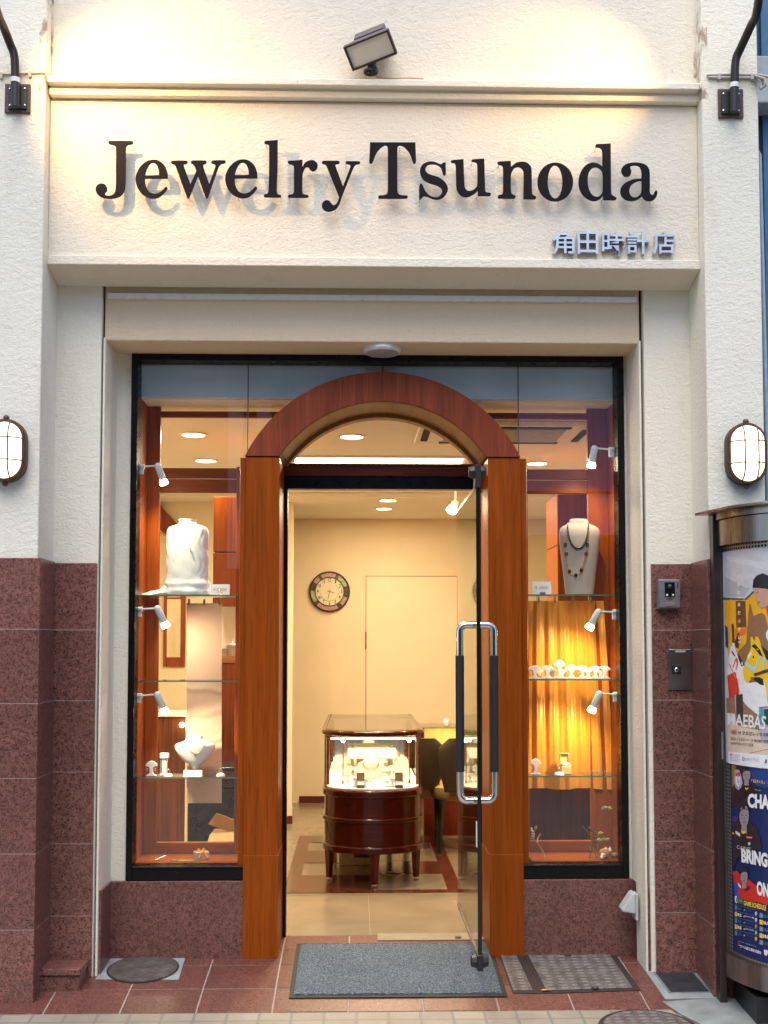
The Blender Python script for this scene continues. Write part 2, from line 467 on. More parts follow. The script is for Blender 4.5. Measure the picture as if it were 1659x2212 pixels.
# ------------------------------------------------------------------ the building shell
B = thing('shop_building', 'cream stuccoed shop front with a wooden arched doorway between two display windows', 'building', (0, .3, 0))
ZT = 6.0
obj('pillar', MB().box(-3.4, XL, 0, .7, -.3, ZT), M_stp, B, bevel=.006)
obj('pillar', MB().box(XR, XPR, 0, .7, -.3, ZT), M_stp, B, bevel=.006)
um = 800
z_ub, z_b1, z_s1, z_b2, z_s2 = Z(170, .08), Z(185, .004), Z(194, .04), Z(212, .04), Z(221, .076)
zb1, zb0 = Z(556, .062), Z(576, .062)
zs = Z(624, Y1)
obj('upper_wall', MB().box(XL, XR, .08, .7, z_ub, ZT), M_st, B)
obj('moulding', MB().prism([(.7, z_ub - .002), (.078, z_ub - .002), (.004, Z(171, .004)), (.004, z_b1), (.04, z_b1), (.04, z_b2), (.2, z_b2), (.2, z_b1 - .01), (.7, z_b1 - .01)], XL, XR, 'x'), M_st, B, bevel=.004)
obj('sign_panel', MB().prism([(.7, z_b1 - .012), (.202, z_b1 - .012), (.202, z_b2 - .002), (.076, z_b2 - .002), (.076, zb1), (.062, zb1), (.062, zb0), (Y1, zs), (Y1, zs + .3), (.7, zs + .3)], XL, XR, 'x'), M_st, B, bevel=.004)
XSL0, XSL1 = X(212, Y1), X(216, Y1); XSR0, XSR1 = X(1391, Y1), X(1397, Y1)
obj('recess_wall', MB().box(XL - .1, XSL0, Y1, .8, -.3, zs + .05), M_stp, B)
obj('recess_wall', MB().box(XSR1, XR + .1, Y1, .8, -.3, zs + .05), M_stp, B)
# shutter slot: dark groove in the soffit and both sides
obj('shutter_slot', MB().box(XSL0, XSL1, Y1 + .05, .5, -.1, zs + .03).box(XSR0, XSR1, Y1 + .05, .5, -.1, zs + .03).box(XSL1, XSR0, Y1, .6, zs + .055, zs + .075), M_dark, B)
zi = Z(648, YI)
obj('shutter_rail', MB().box(XSL1 + .015, XSR0 - .015, Y1 + .006, YI - .004 + .05, Z(648, Y1 + .006), Z(637, Y1 + .006)), M_white, B)
# inner wall around the display windows
zi0, zi1 = Z(739, YI), Z(768, YF + .01)
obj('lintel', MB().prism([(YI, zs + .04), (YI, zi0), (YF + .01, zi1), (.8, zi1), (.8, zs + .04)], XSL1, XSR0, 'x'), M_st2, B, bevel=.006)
jl = [(XSL1, Y1 + .008), (X(221, Y1 + .008), Y1 + .008), (X(224, YI), YI + .002), (X(247, YF), YF + .01), (X(292, YF), YF + .01), (X(292, YF), .53), (XSL1, .53)]
jr = [(XSR0, Y1 + .008), (X(1386, Y1 + .008), Y1 + .008), (X(1383, YI), YI + .002), (X(1358, YF), YF + .01), (X(1341, YF), YF + .01), (X(1341, YF), .53), (XSR0, .53)]
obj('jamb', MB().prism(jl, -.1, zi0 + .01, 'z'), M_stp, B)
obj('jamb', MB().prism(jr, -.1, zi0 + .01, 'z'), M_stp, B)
# granite cladding
zg = Z(1217, .228); zgp = Z(1206, -.018)
gl = MB().prism([(-3.4, -.018), (XL + .016, -.018), (XL + .016, .226), (XL - .02, .226), (XL - .02, .02), (-3.4, .02)], -.2, zgp, 'z')
obj('granite_cladding', gl, M_gr, B, bevel=.003)
obj('granite_cladding', MB().box(XL, X(208, .228), .228, .3, -.2, zg), M_gr, B, bevel=.003)
gr_ = MB().prism([(XPR, -.018), (XR - .016, -.018), (XR - .016, .226), (XR + .02, .226), (XR + .02, .02), (XPR, .02)], -.2, zgp, 'z')
obj('granite_cladding', gr_, M_gr, B, bevel=.003)
obj('granite_cladding', MB().box(X(1408, .228), XR, .228, .3, -.2, zg), M_gr, B, bevel=.003)
zgw = Z(1902, .455)
XP0, XP1, XP2, XP3 = X(530, .452), X(603, .452), X(1055, .452), X(1126, .452)      # pilasters
obj('granite_plinth', MB().prism([(X(229, YI), YI - .004), (X(249, .455), .455), (XP0 + .01, .455), (XP0 + .01, .7), (X(229, YI) - .01, .7), (X(229, YI) - .02, YI - .004)], -.1, zgw, 'z'), M_gr0, B, bevel=.003)
obj('granite_plinth', MB().prism([(X(1398, YI - .01), YI - .012), (X(1390, YI - .01), YI - .012), (X(1358, .455), .455), (XP3 - .01, .455), (XP3 - .01, .7), (X(1398, YI), .7)], -.1, zgw, 'z'), M_gr0, B, bevel=.003)
st = MB().box(X(84, .08), X(184, .08), .09, .226, -.15, .016).box(X(81.5, .08), X(186, .08), .08, .2265, .017, .045)
obj('granite_step', st, M_gr0, B, bevel=.004)

# black window frame
zf0, zf1 = Z(1900, YF), Z(767, YF); zg0, zg1 = Z(1868, YF), Z(781, YF)
XF0, XF1, XF2, XF3 = X(279, YF), X(293, YF), X(1337, YF), X(1352, YF)
fr = MB().box(XF0, XF1, YF - .006, .56, zf0, zf1).box(XF2, XF3, YF - .006, .56, zf0, zf1)
fr.box(XF1 + .0005, XF2 - .0005, YF - .005, .56, zg1, zf1 - .001)
fr.box(XF1 + .0005, XP0, YF - .005, .56, zf0 + .001, zg0).box(XP3, XF2 - .0005, YF - .005, .56, zf0 + .001, zg0)
fr.box(XF1, XP0, YF - .012, .5, zg0 - .012, zg0 - .002).box(XP3, XF2, YF - .012, .5, zg0 - .012, zg0 - .002)
obj('window_frame', fr, M_blk, B, bevel=.003)
# glass panes
YG = .515
obj('window_pane', MB().box(XF1, X(533, YG), YG, YG + .008, zg0, zg1), M_glass, B)
obj('window_pane', MB().box(X(1122, YG), XF2, YG, YG + .008, zg0, zg1), M_glass, B)
# arch geometry (circle centre and radii from the picture, at the front face of the arch)
YA = .445
zsp = Z(986, YA); zta = Z(803, YA, 827); hwa = (X(1125.5, YA, 980) - X(529.5, YA, 980)) / 2
RO = (hwa ** 2 + (zta - zsp) ** 2) / (2 * (zta - zsp)); ca = Vector((X(827.5, YA, 980), YA, zta - RO)); RI = Z(867, YA, 827) - ca.z
def arc(r, n=40, z0=None):
    z0 = zsp if z0 is None else z0
    a0 = math.asin(max(-1, min(1, (z0 - ca.z) / r)))
    return [(ca.x + r * math.cos(a0 + (math.pi - 2 * a0) * i / n), ca.z + r * math.sin(a0 + (math.pi - 2 * a0) * i / n)) for i in range(n + 1)]
rm = (RO + RI) / 2
for s in (0, 1):
    xa, xb = X(534, YG), X(1121, YG); xm = ca.x
    pl = arc(rm, 40, zsp)
    if s == 0: pts = [(xa, zg1), (xa, zsp)] + [p for p in pl[::-1] if p[0] <= xm - .003 and p[0] > xa] + [(xm - .003, ca.z + rm), (xm - .003, zg1)]
    else: pts = [(xb, zg1), (xb, zsp)] + [p for p in pl if p[0] >= xm + .003 and p[0] < xb] + [(xm + .003, ca.z + rm), (xm + .003, zg1)]
    obj('transom_pane', MB().prism(pts, YG, YG + .008), M_glass, B)
for ja, jb, jz in ((X(532.2, YG), X(534.2, YG), zsp), (X(1121, YG), X(1123, YG), zsp), (xm - .0026, xm + .0026, ca.z + rm)): obj('glass_joint', MB().box(ja, jb, YG - .002, YG + .009, jz, zg1), plain('silicone_joint', (.06, .06, .055), .5), B)
# wooden arch
ro, ri = arc(RO, 56), arc(RI, 56)
hl = len(ro) // 2
def ring(o_, i_): return o_ + i_[::-1]
am = MB()
am.prism(ring([p for p in ro[:hl + 1]], [p for p in ri[:hl + 1]]), YA, .58)
am.prism(ring([p for p in ro[hl:]], [p for p in ri[hl:]]), YA + .0005, .58)
A = obj('arch', am, M_archw, B, bevel=.002)
rin = arc(RI - .0015, 56, zsp); rou = arc(RI + .03, 56, zsp)
obj('arch_lining', MB().prism(ring(rou, rin), YA + .012, .74), M_archin, A, smooth=30)
rst = arc(RI - .018, 56, zsp); obj('arch_bead', MB().prism(ring(arc(RI + .02, 56), rst), .7405, YD + .02), M_archin, A, smooth=30)
# pilasters
zp = Z(987, .452); zpl = Z(1847, .452)
for a, b, c, d in ((XP0, XP1, X(517, .47), XP0 - .001), (XP2, XP3, XP3 + .001, X(1139, .47))):
    p = obj('pilaster', MB().box(a, b, .452, YD + .02, -.03, zp - .003), M_wood, B, bevel=.002)
    obj('plinth_block', MB().box(a - .002, b + .002, .449, YD + .018, -.03, zpl), M_wood, p, bevel=.002)
    obj('side_board', MB().box(c, d, .478, YD - .01, zg0 - .01, zp - .002), M_wood, p, bevel=.002)
# door frame: wooden transom, black head and jambs
XD0, XD1 = X(608, YD), X(1043, YD)
XO0, XO1 = X(621, YD), X(1034, YD)
zt0, zt1, zt2 = Z(1057, YD), Z(1030, YD), Z(1003, YD)
d = obj('door_frame', MB().box(XP1, XP2, YD - .01, YD + .05, zt0, zt1), M_blk, B, bevel=.002)
obj('door_post', MB().box(XD0, XO0, YD - .011, YD + .05, -.02, zt0 - .0005), M_blk, d, bevel=.002)
obj('door_post', MB().box(XO1, XD1, YD - .011, YD + .05, -.02, zt0 - .0005), M_blk, d, bevel=.002)
obj('transom_beam', MB().box(XP1, XP2, YD - .02, YD + .06, zt1 + .0005, zt2 - .012).box(XP1, XP2, YD - .026, YD + .07, zt2 - .0115, zt2), wood('oak_transom', (.15, .035, .018), 'x'), d, bevel=.002)
obj('fanlight_pane', MB().prism(arc(RI - .01, 40, zt2 + .001), YD + .025, YD + .031), M_glass, d)

# the glass door leaf, standing open towards the street
YE = -.19                                         # free edge
XDR = X(1034.5, YE, 1500)
zdt, zdb = Z(1055, YE, 1030), Z(2064, YE, 1030)
D = obj('glass_door', MB().box(XDR - .006, XDR + .006, YE + .010, YD - .02, zdb, zdt), M_dglass, B)
obj('door_edge', MB().box(XDR - .0085, XDR + .0085, YE, YE + .0095, zdb - .002, zdt + .002), M_edge2, D, bevel=.002)
obj('door_rail', MB().box(XDR - .010, XDR + .010, YE + .02, YD - .02, zdt + .0005, zdt + .014), M_steel, D)
obj('door_rail', MB().box(XDR - .010, XDR + .010, YE + .02, YD - .02, zdb - .014, zdb - .0005), M_steel, D)
def lock(z0, z1, zk):
    m = MB().box(XDR - .0125, XDR + .0125, YE - .012, YE + .07, z0, z1)
    for s in (-1, 1):
        Mx = Matrix.Rotation(s * math.pi / 2, 4, 'Y')
        m.lathe([(.029, .012), (.029, .018), (.024, .034), (.018, .037)], (XDR, YE + .022, zk), 8, Mx.to_3x3())
    return m
obj('door_lock', lock(Z(1053, YE, 1030), Z(1004, YE, 1030), Z(1018, YE, 1030)), M_blkp, D, bevel=.002, smooth=30)
obj('door_lock', lock(Z(2097, YE, 1033), Z(2062, YE, 1033), Z(2079, YE, 1033)), M_blkp, D, bevel=.002, smooth=30)
YH = YE + .075
def hpath(s, off=.073, zt=Z(1350, YH, 1030), zb=Z(1729, YH, 1030), r=.030):
    pts = [(XDR + s * .004, YH, zt)]
    pts += [(XDR + s * (off - r + r * math.sin(t * math.pi / 16)), YH, zt - r + r * math.cos(t * math.pi / 16)) for t in range(0, 9)]
    pts += [(XDR + s * (off - r + r * math.cos(t * math.pi / 16)), YH, zb + r - r * math.sin(t * math.pi / 16)) for t in range(0, 9)]
    return pts + [(XDR + s * .004, YH, zb)]
for s in (-1, 1):
    obj('handle', MB().tube(hpath(s), .0155, 16), M_chrome, D, smooth=40)
    obj('handle_grip', MB().tube([(XDR + s * .073, YH, Z(1416, YH, 1030)), (XDR + s * .073, YH, Z(1667, YH, 1030))], .0185, 18), plain('black_leather_grip', (.012, .012, .013), .6, 0, .2, 60, .3), D, smooth=40)
obj('door_sticker', MB().box(XDR - .0075, XDR - .0062, YE + .03, YE + .07, Z(1835, YE), Z(1780, YE)), M_card, D)
# door stop pin on the sill
obj('floor_pivot', MB().lathe([(.028, .0), (.028, .004), (.016, .006), (.016, .012)], (XDR - .01, YD - .06, fz(YD - .06)), 16), M_steel, B, smooth=30)

# ------------------------------------------------------------------ shop interior shell
XS0, XS1 = -2.05, 2.35
obj('bulkhead', MB().box(XF0 - .2, XF3 + .2, .565, .60, ZC + .003, zg1 + .15), plain('daylight_tinted_bulkhead', (.54, .60, .62), .7, 0, .3, 1.1), B)  # blue daylight and uneven pane reflection put into the bulkhead colour
obj('ceiling', MB().box(XS0, XS1, .60, YB + .1, ZC, ZC + .1), M_ceil, B)
obj('ceiling_cove', MB().box(XS0, XS1, 4.0, YB, ZC - .035, ZC - .001), M_ceil, B, bevel=.004)
obj('back_wall', MB().box(XS0, XS1, YB, YB + .1, -.05, ZC), M_ivory, B)
for sw in (XS0 - .1, XS1): obj('side_wall', MB().box(sw, sw + .1, .5, YB + .1, -.05, ZC + .1), M_ivory, B)
# partition on the left of the entrance aisle
XPT = (632 - 770) * 9.3 / F
obj('partition', MB().box(XS0, XPT, 4.36, 4.46, -.02, ZC - .001), M_ivory, B, bevel=.003)
for sk in (MB().box(XS0, XPT + .006, 4.345, 4.359, 0, .062), MB().box(XPT, 1.4, YB - .014, YB - .001, .0, .062)): obj('skirting', sk, plain('dark_red_skirting', (.10, .012, .010), .4), B)
# concealed panel door in the back wall
xd0, xd1, zd = X(790, YB), X(988, YB), Z(1244, YB)
pd = obj('panel_door', MB().box(xd0 + .006, xd1 - .006, YB - .005, YB - .0005, .07, zd - .006), plain('panel_door_cream', (.79, .66, .47), .6, 0, .03, 3), B)
obj('panel_gap', MB().box(xd0, xd0 + .0055, YB - .003, YB - .0006, .07, zd).box(xd0 + .0055, xd1, YB - .003, YB - .0006, zd - .0055, zd).box(xd1 - .0055, xd1, YB - .003, YB - .0006, .07, zd - .006), plain('shadow_gap', (.22, .12, .03), .8), pd)
obj('hinge', MB().box(xd0 - .004, xd0 + .008, YB - .009, YB - .0052, Z(1402, YB), Z(1365, YB)), M_gold, pd)
# floor with a brown inlay
k = N('cream_floor_tile'); v = k.co()
f = k.noise(k.co(), 2.2, 6, .6, .6)
k.col(k.ramp(f, [(.3, (.22, .17, .11)), (.7, (.28, .22, .15))])); k.rough(k.ramp(f, [(.3, .16), (.7, .28)]))
M_flo = k.m
sfl = struct(obj('shop_floor', MB().box(XS0, XS1, .80, YB, -.05, 0), M_flo))
k = N('brown_marble_inlay'); f = k.noise(k.co(), 9, 6, .6, 1.5)
k.col(k.ramp(f, [(.35, (.055, .014, .008)), (.65, (.15, .045, .024))])); k.rough(.16)
M_inl = k.m
mb = MB()
def gy(v): return G(800, v, 0).y
def irect(x0, x1, v0, v1): mb.box(x0, x1, gy(v0), gy(v1), -.004, .003)
xa, xb = -.43, .625; w = .085
xm_ = X(812, gy(1910), 1910); xq_ = xm_ + .02
irect(xa, xm_, 1929, 1891); irect(xm_ + .0005, xb - w - .0005, 1929, 1923); irect(xa + w + .0005, xq_, 1864, 1838); irect(xq_ + .0005, xb - w - .0005, 1888, 1862); irect(xa, xb, 1820, 1806)
mb.box(xa, xa + w, gy(1891) + .001, gy(1820) - .001, -.004, .003); mb.box(xb - w, xb, gy(1929), gy(1820) - .001, -.004, .003)
obj('inlay', mb, M_inl, sfl)
mb = MB(); xj = X(797, gy(1960) , 1960)
for vv in (1933,): mb.box(XS0, XS1, gy(vv) - .002, gy(vv) + .002, -.004, .0012)
for i in range(-4, 6): mb.box(xj + i * .62 - .0015, xj + i * .62 + .0015, .81, gy(1934), -.004, .001)
obj('joint', mb, plain('floor_joint_grey', (.26, .2, .12), .7), sfl)
tag(obj('sill_plate', MB().box(X(815, .85, 2000), X(1040, .85, 2000), .70, .83, -.003, .003), plain('steel_sill', (.30, .25, .19), .35, .2), None, base=(.2, .77, 0)), 'thin dull metal sill plate at the foot of the open glass door', 'sill plate')

# ------------------------------------------------------------------ display window boxes
YK = .765                                           # back frame of the displays
zdf = Z(1862, YF + .06)                             # display floor
zr0, zr1 = Z(1818, YK), Z(1856, YK + .01)
def window_box(xo, xi, so, s_in, name):
    """xo outer side, xi pilaster side; so, s_in opening edges of the back frame"""
    sg = 1 if xi > xo else -1
    a = obj('display_back_frame', MB().box(xo, so, YK, YK + .03, zdf, ZC - .001).box(s_in, xi, YK, YK + .03, zdf, zp), M_wood, B, bevel=.003)
    lo, hi = min(so, s_in), max(so, s_in); fo, fi = min(xo, xi), max(xo, xi)
    obj('frame_rail', MB().box(lo, hi, YK + .001, YK + .029, zdf, Z(1818, YK)), M_woodx, a, bevel=.004)
    obj('frame_rail', MB().box(lo, hi, YK + .001, YK + .029, Z(1065, YK), Z(1036, YK)).box(lo, hi, YK + .004, YK + .03, Z(1034, YK), Z(1012, YK)), M_woodx, a, bevel=.004)
    e0, e1 = (lo, X(640, YK)) if sg > 0 else (X(1010, YK), hi)
    obj('frame_rail', MB().box(e0, e1, YK + .001, YK + .029, Z(903, YK), Z(890, YK)), M_woodx, a, bevel=.003)
    obj('display_floor', MB().box(fo - .02, fi + .02, YF + .055, YK + .02, zdf - .03, zdf), M_woodx, B)
    obj('display_side', MB().box(xo - sg * .03, xo, YF + .062, YK + .031, zdf - .02, ZC), M_wood, B)
    return a
XA0 = X(316, YK); XA1 = X(517, YK)
window_box(XA0, XA1, X(343, YK), X(509, YK), 'left')
XB0 = X(1315, YK); XB1 = X(1139, YK)
window_box(XB0, XB1, X(1272, YK), X(1141, YK), 'right')
# ------------------------------------------------------------------ the big letters, standing off the sign panel
def c_(*p): return p
G1 = {}
eo = [(778,503,1),(775,440),(745,370),(690,325),(630,315),(560,335),(500,390),(465,460),(458,520),(475,590),(520,655),(580,690),(630,702),(690,690),(740,650),(775,605),(772,590),(755,588),(735,610),(700,640),(650,655),(600,640),(565,590),(552,530),(553,503,1)]
eh = [(553,472,1),(692,470,1),(690,430),(670,370),(635,345),(600,360),(570,410)]
def sh(c, dx, dy): return [(p[0]+dx, p[1]+dy)+tuple(p[2:]) for p in c]
J = [(200,128),(425,129),(435,145),(420,160),(375,172),(362,205),(360,400),(357,560),(348,620),(315,670),(260,697),(190,703),(120,690),(75,655),(60,610),(75,570),(115,552),(150,560),(172,590),(172,625),(155,645),(152,660),(165,672),(200,674),(235,660),(255,630),(262,560),(262,400),(262,205),(250,175),(200,160),(185,145)]
w = [(812,340),(822,326),(965,325),(978,340),(963,357),(940,362),(942,385),(1005,557,1),(1063,430,1),(1045,375),(1025,357),(1008,345),(1020,324),(1155,324),(1166,338),(1155,355),(1135,362),(1135,390),(1193,557,1),(1252,390),(1250,365),(1225,352),(1210,342),(1230,323),(1345,322),(1357,335),(1345,350),(1310,360),(1285,390),(1180,690),(1168,700),(1155,690),(1080,480,1),(995,690),(983,702),(970,690),(860,390),(845,365),(822,355)]
l = [(472,118,1),(470,400),(462,635),(472,658),(500,668),(507,680),(495,691),(345,688),(332,678),(340,662),(365,655),(378,635),(385,400),(385,190),(378,165),(345,155),(337,140),(350,127),(430,122)]
r = [(718,315,1),(718,388,1),(745,345),(790,322),(830,322),(865,350),(870,385),(850,420),(822,430),(795,415),(778,392),(750,392),(725,440),(718,500),(718,635),(728,658),(770,667),(780,680),(768,692),(585,692),(573,680),(585,665),(620,658),(632,632),(632,400),(625,370),(585,356),(572,342),(582,326),(650,322)]
y = [(912,342),(925,327),(1080,327),(1090,342),(1078,356),(1050,362),(1050,385),(1122,580,1),(1195,390),(1190,365),(1158,355),(1147,342),(1158,330),(1285,332),(1295,345),(1283,357),(1250,365),(1225,400),(1110,690),(1080,770),(1040,815),(980,833),(930,815),(911,775),(925,735),(960,718),(990,728),(1008,752),(1030,768),(1060,750),(1085,690,1),(965,395),(950,365),(922,355)]
T = [(116,142,1),(568,142,1),(575,330),(568,350),(550,350),(540,330),(510,250),(465,195),(420,172),(397,180),(390,205),(390,615),(400,655),(430,668),(485,673),(492,688),(480,702),(210,702),(197,688),(207,673),(255,668),(285,655),(293,615),(293,205),(285,178),(265,172),(225,195),(180,250),(145,335),(130,352),(110,348),(108,330)]
s = [(845,345),(870,343,1),(872,460),(860,471),(845,462),(825,400),(790,370),(740,360),(690,370),(668,410),(685,445),(730,468),(800,490),(865,540),(893,600),(880,650),(840,695),(790,713),(740,705),(690,685),(660,678),(640,690),(618,710),(605,705,1),(607,580),(615,558),(632,555),(645,580),(670,630),(710,670),(760,688),(805,680),(833,640),(825,600),(780,572),(700,545),(645,510),(615,450),(618,400),(650,355),(710,333),(760,337),(805,355),(825,360)]
u_ = [(1048,310,1),(1057,560),(1065,600),(1090,625),(1130,622),(1165,600),(1185,570),(1185,370),(1175,345),(1140,335),(1128,325),(1138,312),(1255,303,1),(1265,620),(1275,640),(1312,645),(1322,660),(1310,676),(1192,676,1),(1190,625,1),(1150,660),(1090,687),(1040,682),(1000,650),(978,600),(970,370),(960,350),(930,343),(922,330),(935,320)]
n_ = [(1520,327,1),(1522,385,1),(1575,345),(1631,335),(1681,345),(1721,385),(1728,430),(1731,635),(1738,662),(1766,680),(1774,692),(1763,708),(1646,708,1),(1648,460),(1641,420),(1616,395),(1581,388),(1546,410),(1522,470),(1522,625),(1530,655),(1560,670),(1568,685),(1555,702),(1400,700),(1390,685),(1400,668),(1432,660),(1442,625),(1442,400),(1432,375),(1395,362),(1386,348),(1395,335)]
o_ = [(432+178*math.sin(t*math.pi/12), 537-193*math.cos(t*math.pi/12)) for t in range(24)]
oh = [(430+73*math.sin(t*math.pi/12), 536-165*math.cos(t*math.pi/12)) for t in range(24)]
d_ = [(985,152,1),(988,635),(995,665),(1035,688),(1043,700),(1032,718),(915,716,1),(905,675,1),(880,705),(830,727),(770,715),(710,670),(672,600),(665,520),(685,440),(730,375),(790,345),(840,348),(880,365),(902,388,1),(900,240),(893,210),(870,195),(840,190),(833,175),(845,160),(920,157)]
dh = [(903,450),(880,410),(840,390),(800,400),(765,450),(755,530),(768,610),(800,665),(845,685),(880,670),(903,630)]
a_ = [(1090,430),(1105,385),(1150,355),(1220,343),(1290,350),(1345,375),(1372,430),(1375,560),(1375,640),(1390,665),(1412,660),(1425,630),(1440,620),(1450,640),(1440,685),(1410,718),(1360,727),(1320,710),(1297,680,1),(1250,715),(1190,727),(1130,712),(1090,670),(1082,625),(1095,580),(1140,540),(1210,512),(1292,503,1),(1290,430),(1270,385),(1225,372),(1180,385),(1190,430),(1180,470),(1150,485),(1115,477)]
ah = [(1292,525,1),(1240,535),(1190,570),(1170,620),(1180,665),(1210,690),(1250,685),(1285,650),(1294,600)]
LET = [('J',350,[J]),('e',350,[eo,eh]),('w',350,[w]),('e',350,[sh(eo,894,-3),sh(eh,894,-3)]),('l',900,[l]),('r',900,[r]),('y',900,[y]),
       ('T',1400,[T]),('s',1400,[s]),('u',1400,[u_]),('n',1400,[n_]),('o',2000,[o_,oh]),('d',2000,[d_,dh]),('a',2000,[a_,ah])]
YLT = .027
SG = thing('shop_sign', 'large black serif shop name letters standing off the cream wall', 'sign', (P(815, 385, .07)))
for ch, ox, cs in LET:
    conts = [smooth_outline(c) for c in cs]
    def place(x, y, t, ox=ox):
        p = P((ox + x / 2.5523) / 1.80832, (500 + y / 2.5523) / 1.80832, YLT)
        return (p.x, YLT + t, p.z)
    cx = sum(p[0] for p in cs[0]) / len(cs[0]); cyy = sum(p[1] for p in cs[0]) / len(cs[0])
    L = obj('letter', MB().shape(conts, place, .006), M_lblack, SG)
    q = sorted(cs[0], key=lambda p: p[1])
    for pp in (q[2], q[-3]):
        a = Vector(place(pp[0] * .93 + cx * .07, pp[1] * .93 + cyy * .07, .006))
        obj('standoff_pin', MB().tube([a, (a.x, .078, a.z)], .0016, 6), M_steel, L)

# the small silver characters
KS = thing('kanji_sign', 'small raised silver characters at the lower corner of the sign panel', 'sign', P(1325, 524, .075))
for ch, a, b in (('角', 1194, 1241), ('田', 1248, 1292), ('時', 1301, 1348), ('計', 1354, 1403), ('店', 1411, 1458)):
    y0 = .052
    p0, p1 = P(a, 548, y0), P(b, 500, y0)
    vs, fs = text_mesh(ch, p0.x, p1.x, p0.z, p1.z, .010, .02)
    m = MB(); m.add([(x, y0 + .02 + yy, z) for x, yy, z in vs], fs)
    obj('character', m, M_silv, KS)

# ------------------------------------------------------------------ oval bulkhead lamps
def bulkhead(u, v, label):
    c = P(u, v, 0); t = thing('wall_lamp', label, 'wall lamp', c, 'caged oval lamps on the pillars')
    hw, hh = .088, .138
    def stad(w_, h_, n=12):
        pts = [(w_ * math.cos(math.pi * i / n), (h_ - w_) + w_ * math.sin(math.pi * i / n)) for i in range(n + 1)]
        pts += [(-w_ * math.cos(math.pi * i / n), -(h_ - w_) - w_ * math.sin(math.pi * i / n)) for i in range(n + 1)]
        return pts
    def at(p, y): return (c.x + p[0], y, c.z + p[1])
    rings = [(1.0, .0), (1.0, -.042), (.95, -.052), (.84, -.052), (.82, -.03)]
    v_ = []; S = [stad(hw * a, hh - hw * (1 - a)) for a, _ in rings]; n = len(S[0])
    for (a, y), st in zip(rings, S): v_ += [at(p, y) for p in st]
    fs = [(i * n + j, i * n + (j + 1) % n, (i + 1) * n + (j + 1) % n, (i + 1) * n + j) for i in range(len(rings) - 1) for j in range(n)]
    m = MB().add(v_, fs)
    for s_ in (1, -1): m.ball((c.x, -.03, c.z + s_ * (hh + .004)), .014, 10)
    obj('lamp_body', m, M_iron, t, smooth=40)
    dome = [(1.0, -.035), (.97, -.058), (.88, -.078), (.7, -.092), (.4, -.100), (.06, -.102)]
    v_ = []
    for a, y in dome: v_ += [at(p, y) for p in stad(hw * .82 * a, (hh - hw * .18) - hw * .82 * (1 - a))]
    fs = [(i * n + j, i * n + (j + 1) % n, (i + 1) * n + (j + 1) % n, (i + 1) * n + j) for i in range(len(dome) - 1) for j in range(n)]
    fs.append(tuple(range((len(dome) - 1) * n, len(dome) * n)))
    obj('diffuser', MB().add(v_, fs), M_opal, t, smooth=60)
    def dy(x, z):  # cage wire standing just off the diffuser
        q = max(abs(x) / (hw * .9), max(0, abs(z) - (hh - hw)) / (hw * .9)); q = min(1, math.hypot(x / (hw * .92), max(0, abs(z) - (hh - hw)) / (hw * .92)))
        return -.046 - .062 * math.sqrt(max(0, 1 - q ** 2.2))
    for x in (-.030, .030):
        zz = hh - hw + math.sqrt((hw * .93) ** 2 - x * x)
        obj('cage_wire', MB().tube([at((x, zz * math.cos(math.pi * i / 20)), dy(x, zz * math.cos(math.pi * i / 20))) for i in range(21)], .0032, 6), M_iron, t, smooth=60)
    for z in (.048, -.048):
        ww = hw * .95
        obj('cage_wire', MB().tube([at((ww * math.cos(math.pi * i / 20), z), dy(ww * math.cos(math.pi * i / 20), z)) for i in range(21)], .0028, 6), M_iron, t, smooth=60)
    return t
b1 = bulkhead(1607, 983, 'lit oval caged lamp on the pillar above the steel poster stand')
b2 = dup(b1, P(17, 976, 0) - P(1607, 983, 0), 'lit oval caged lamp on the pillar away from the poster stand', 'caged oval lamps on the pillars')

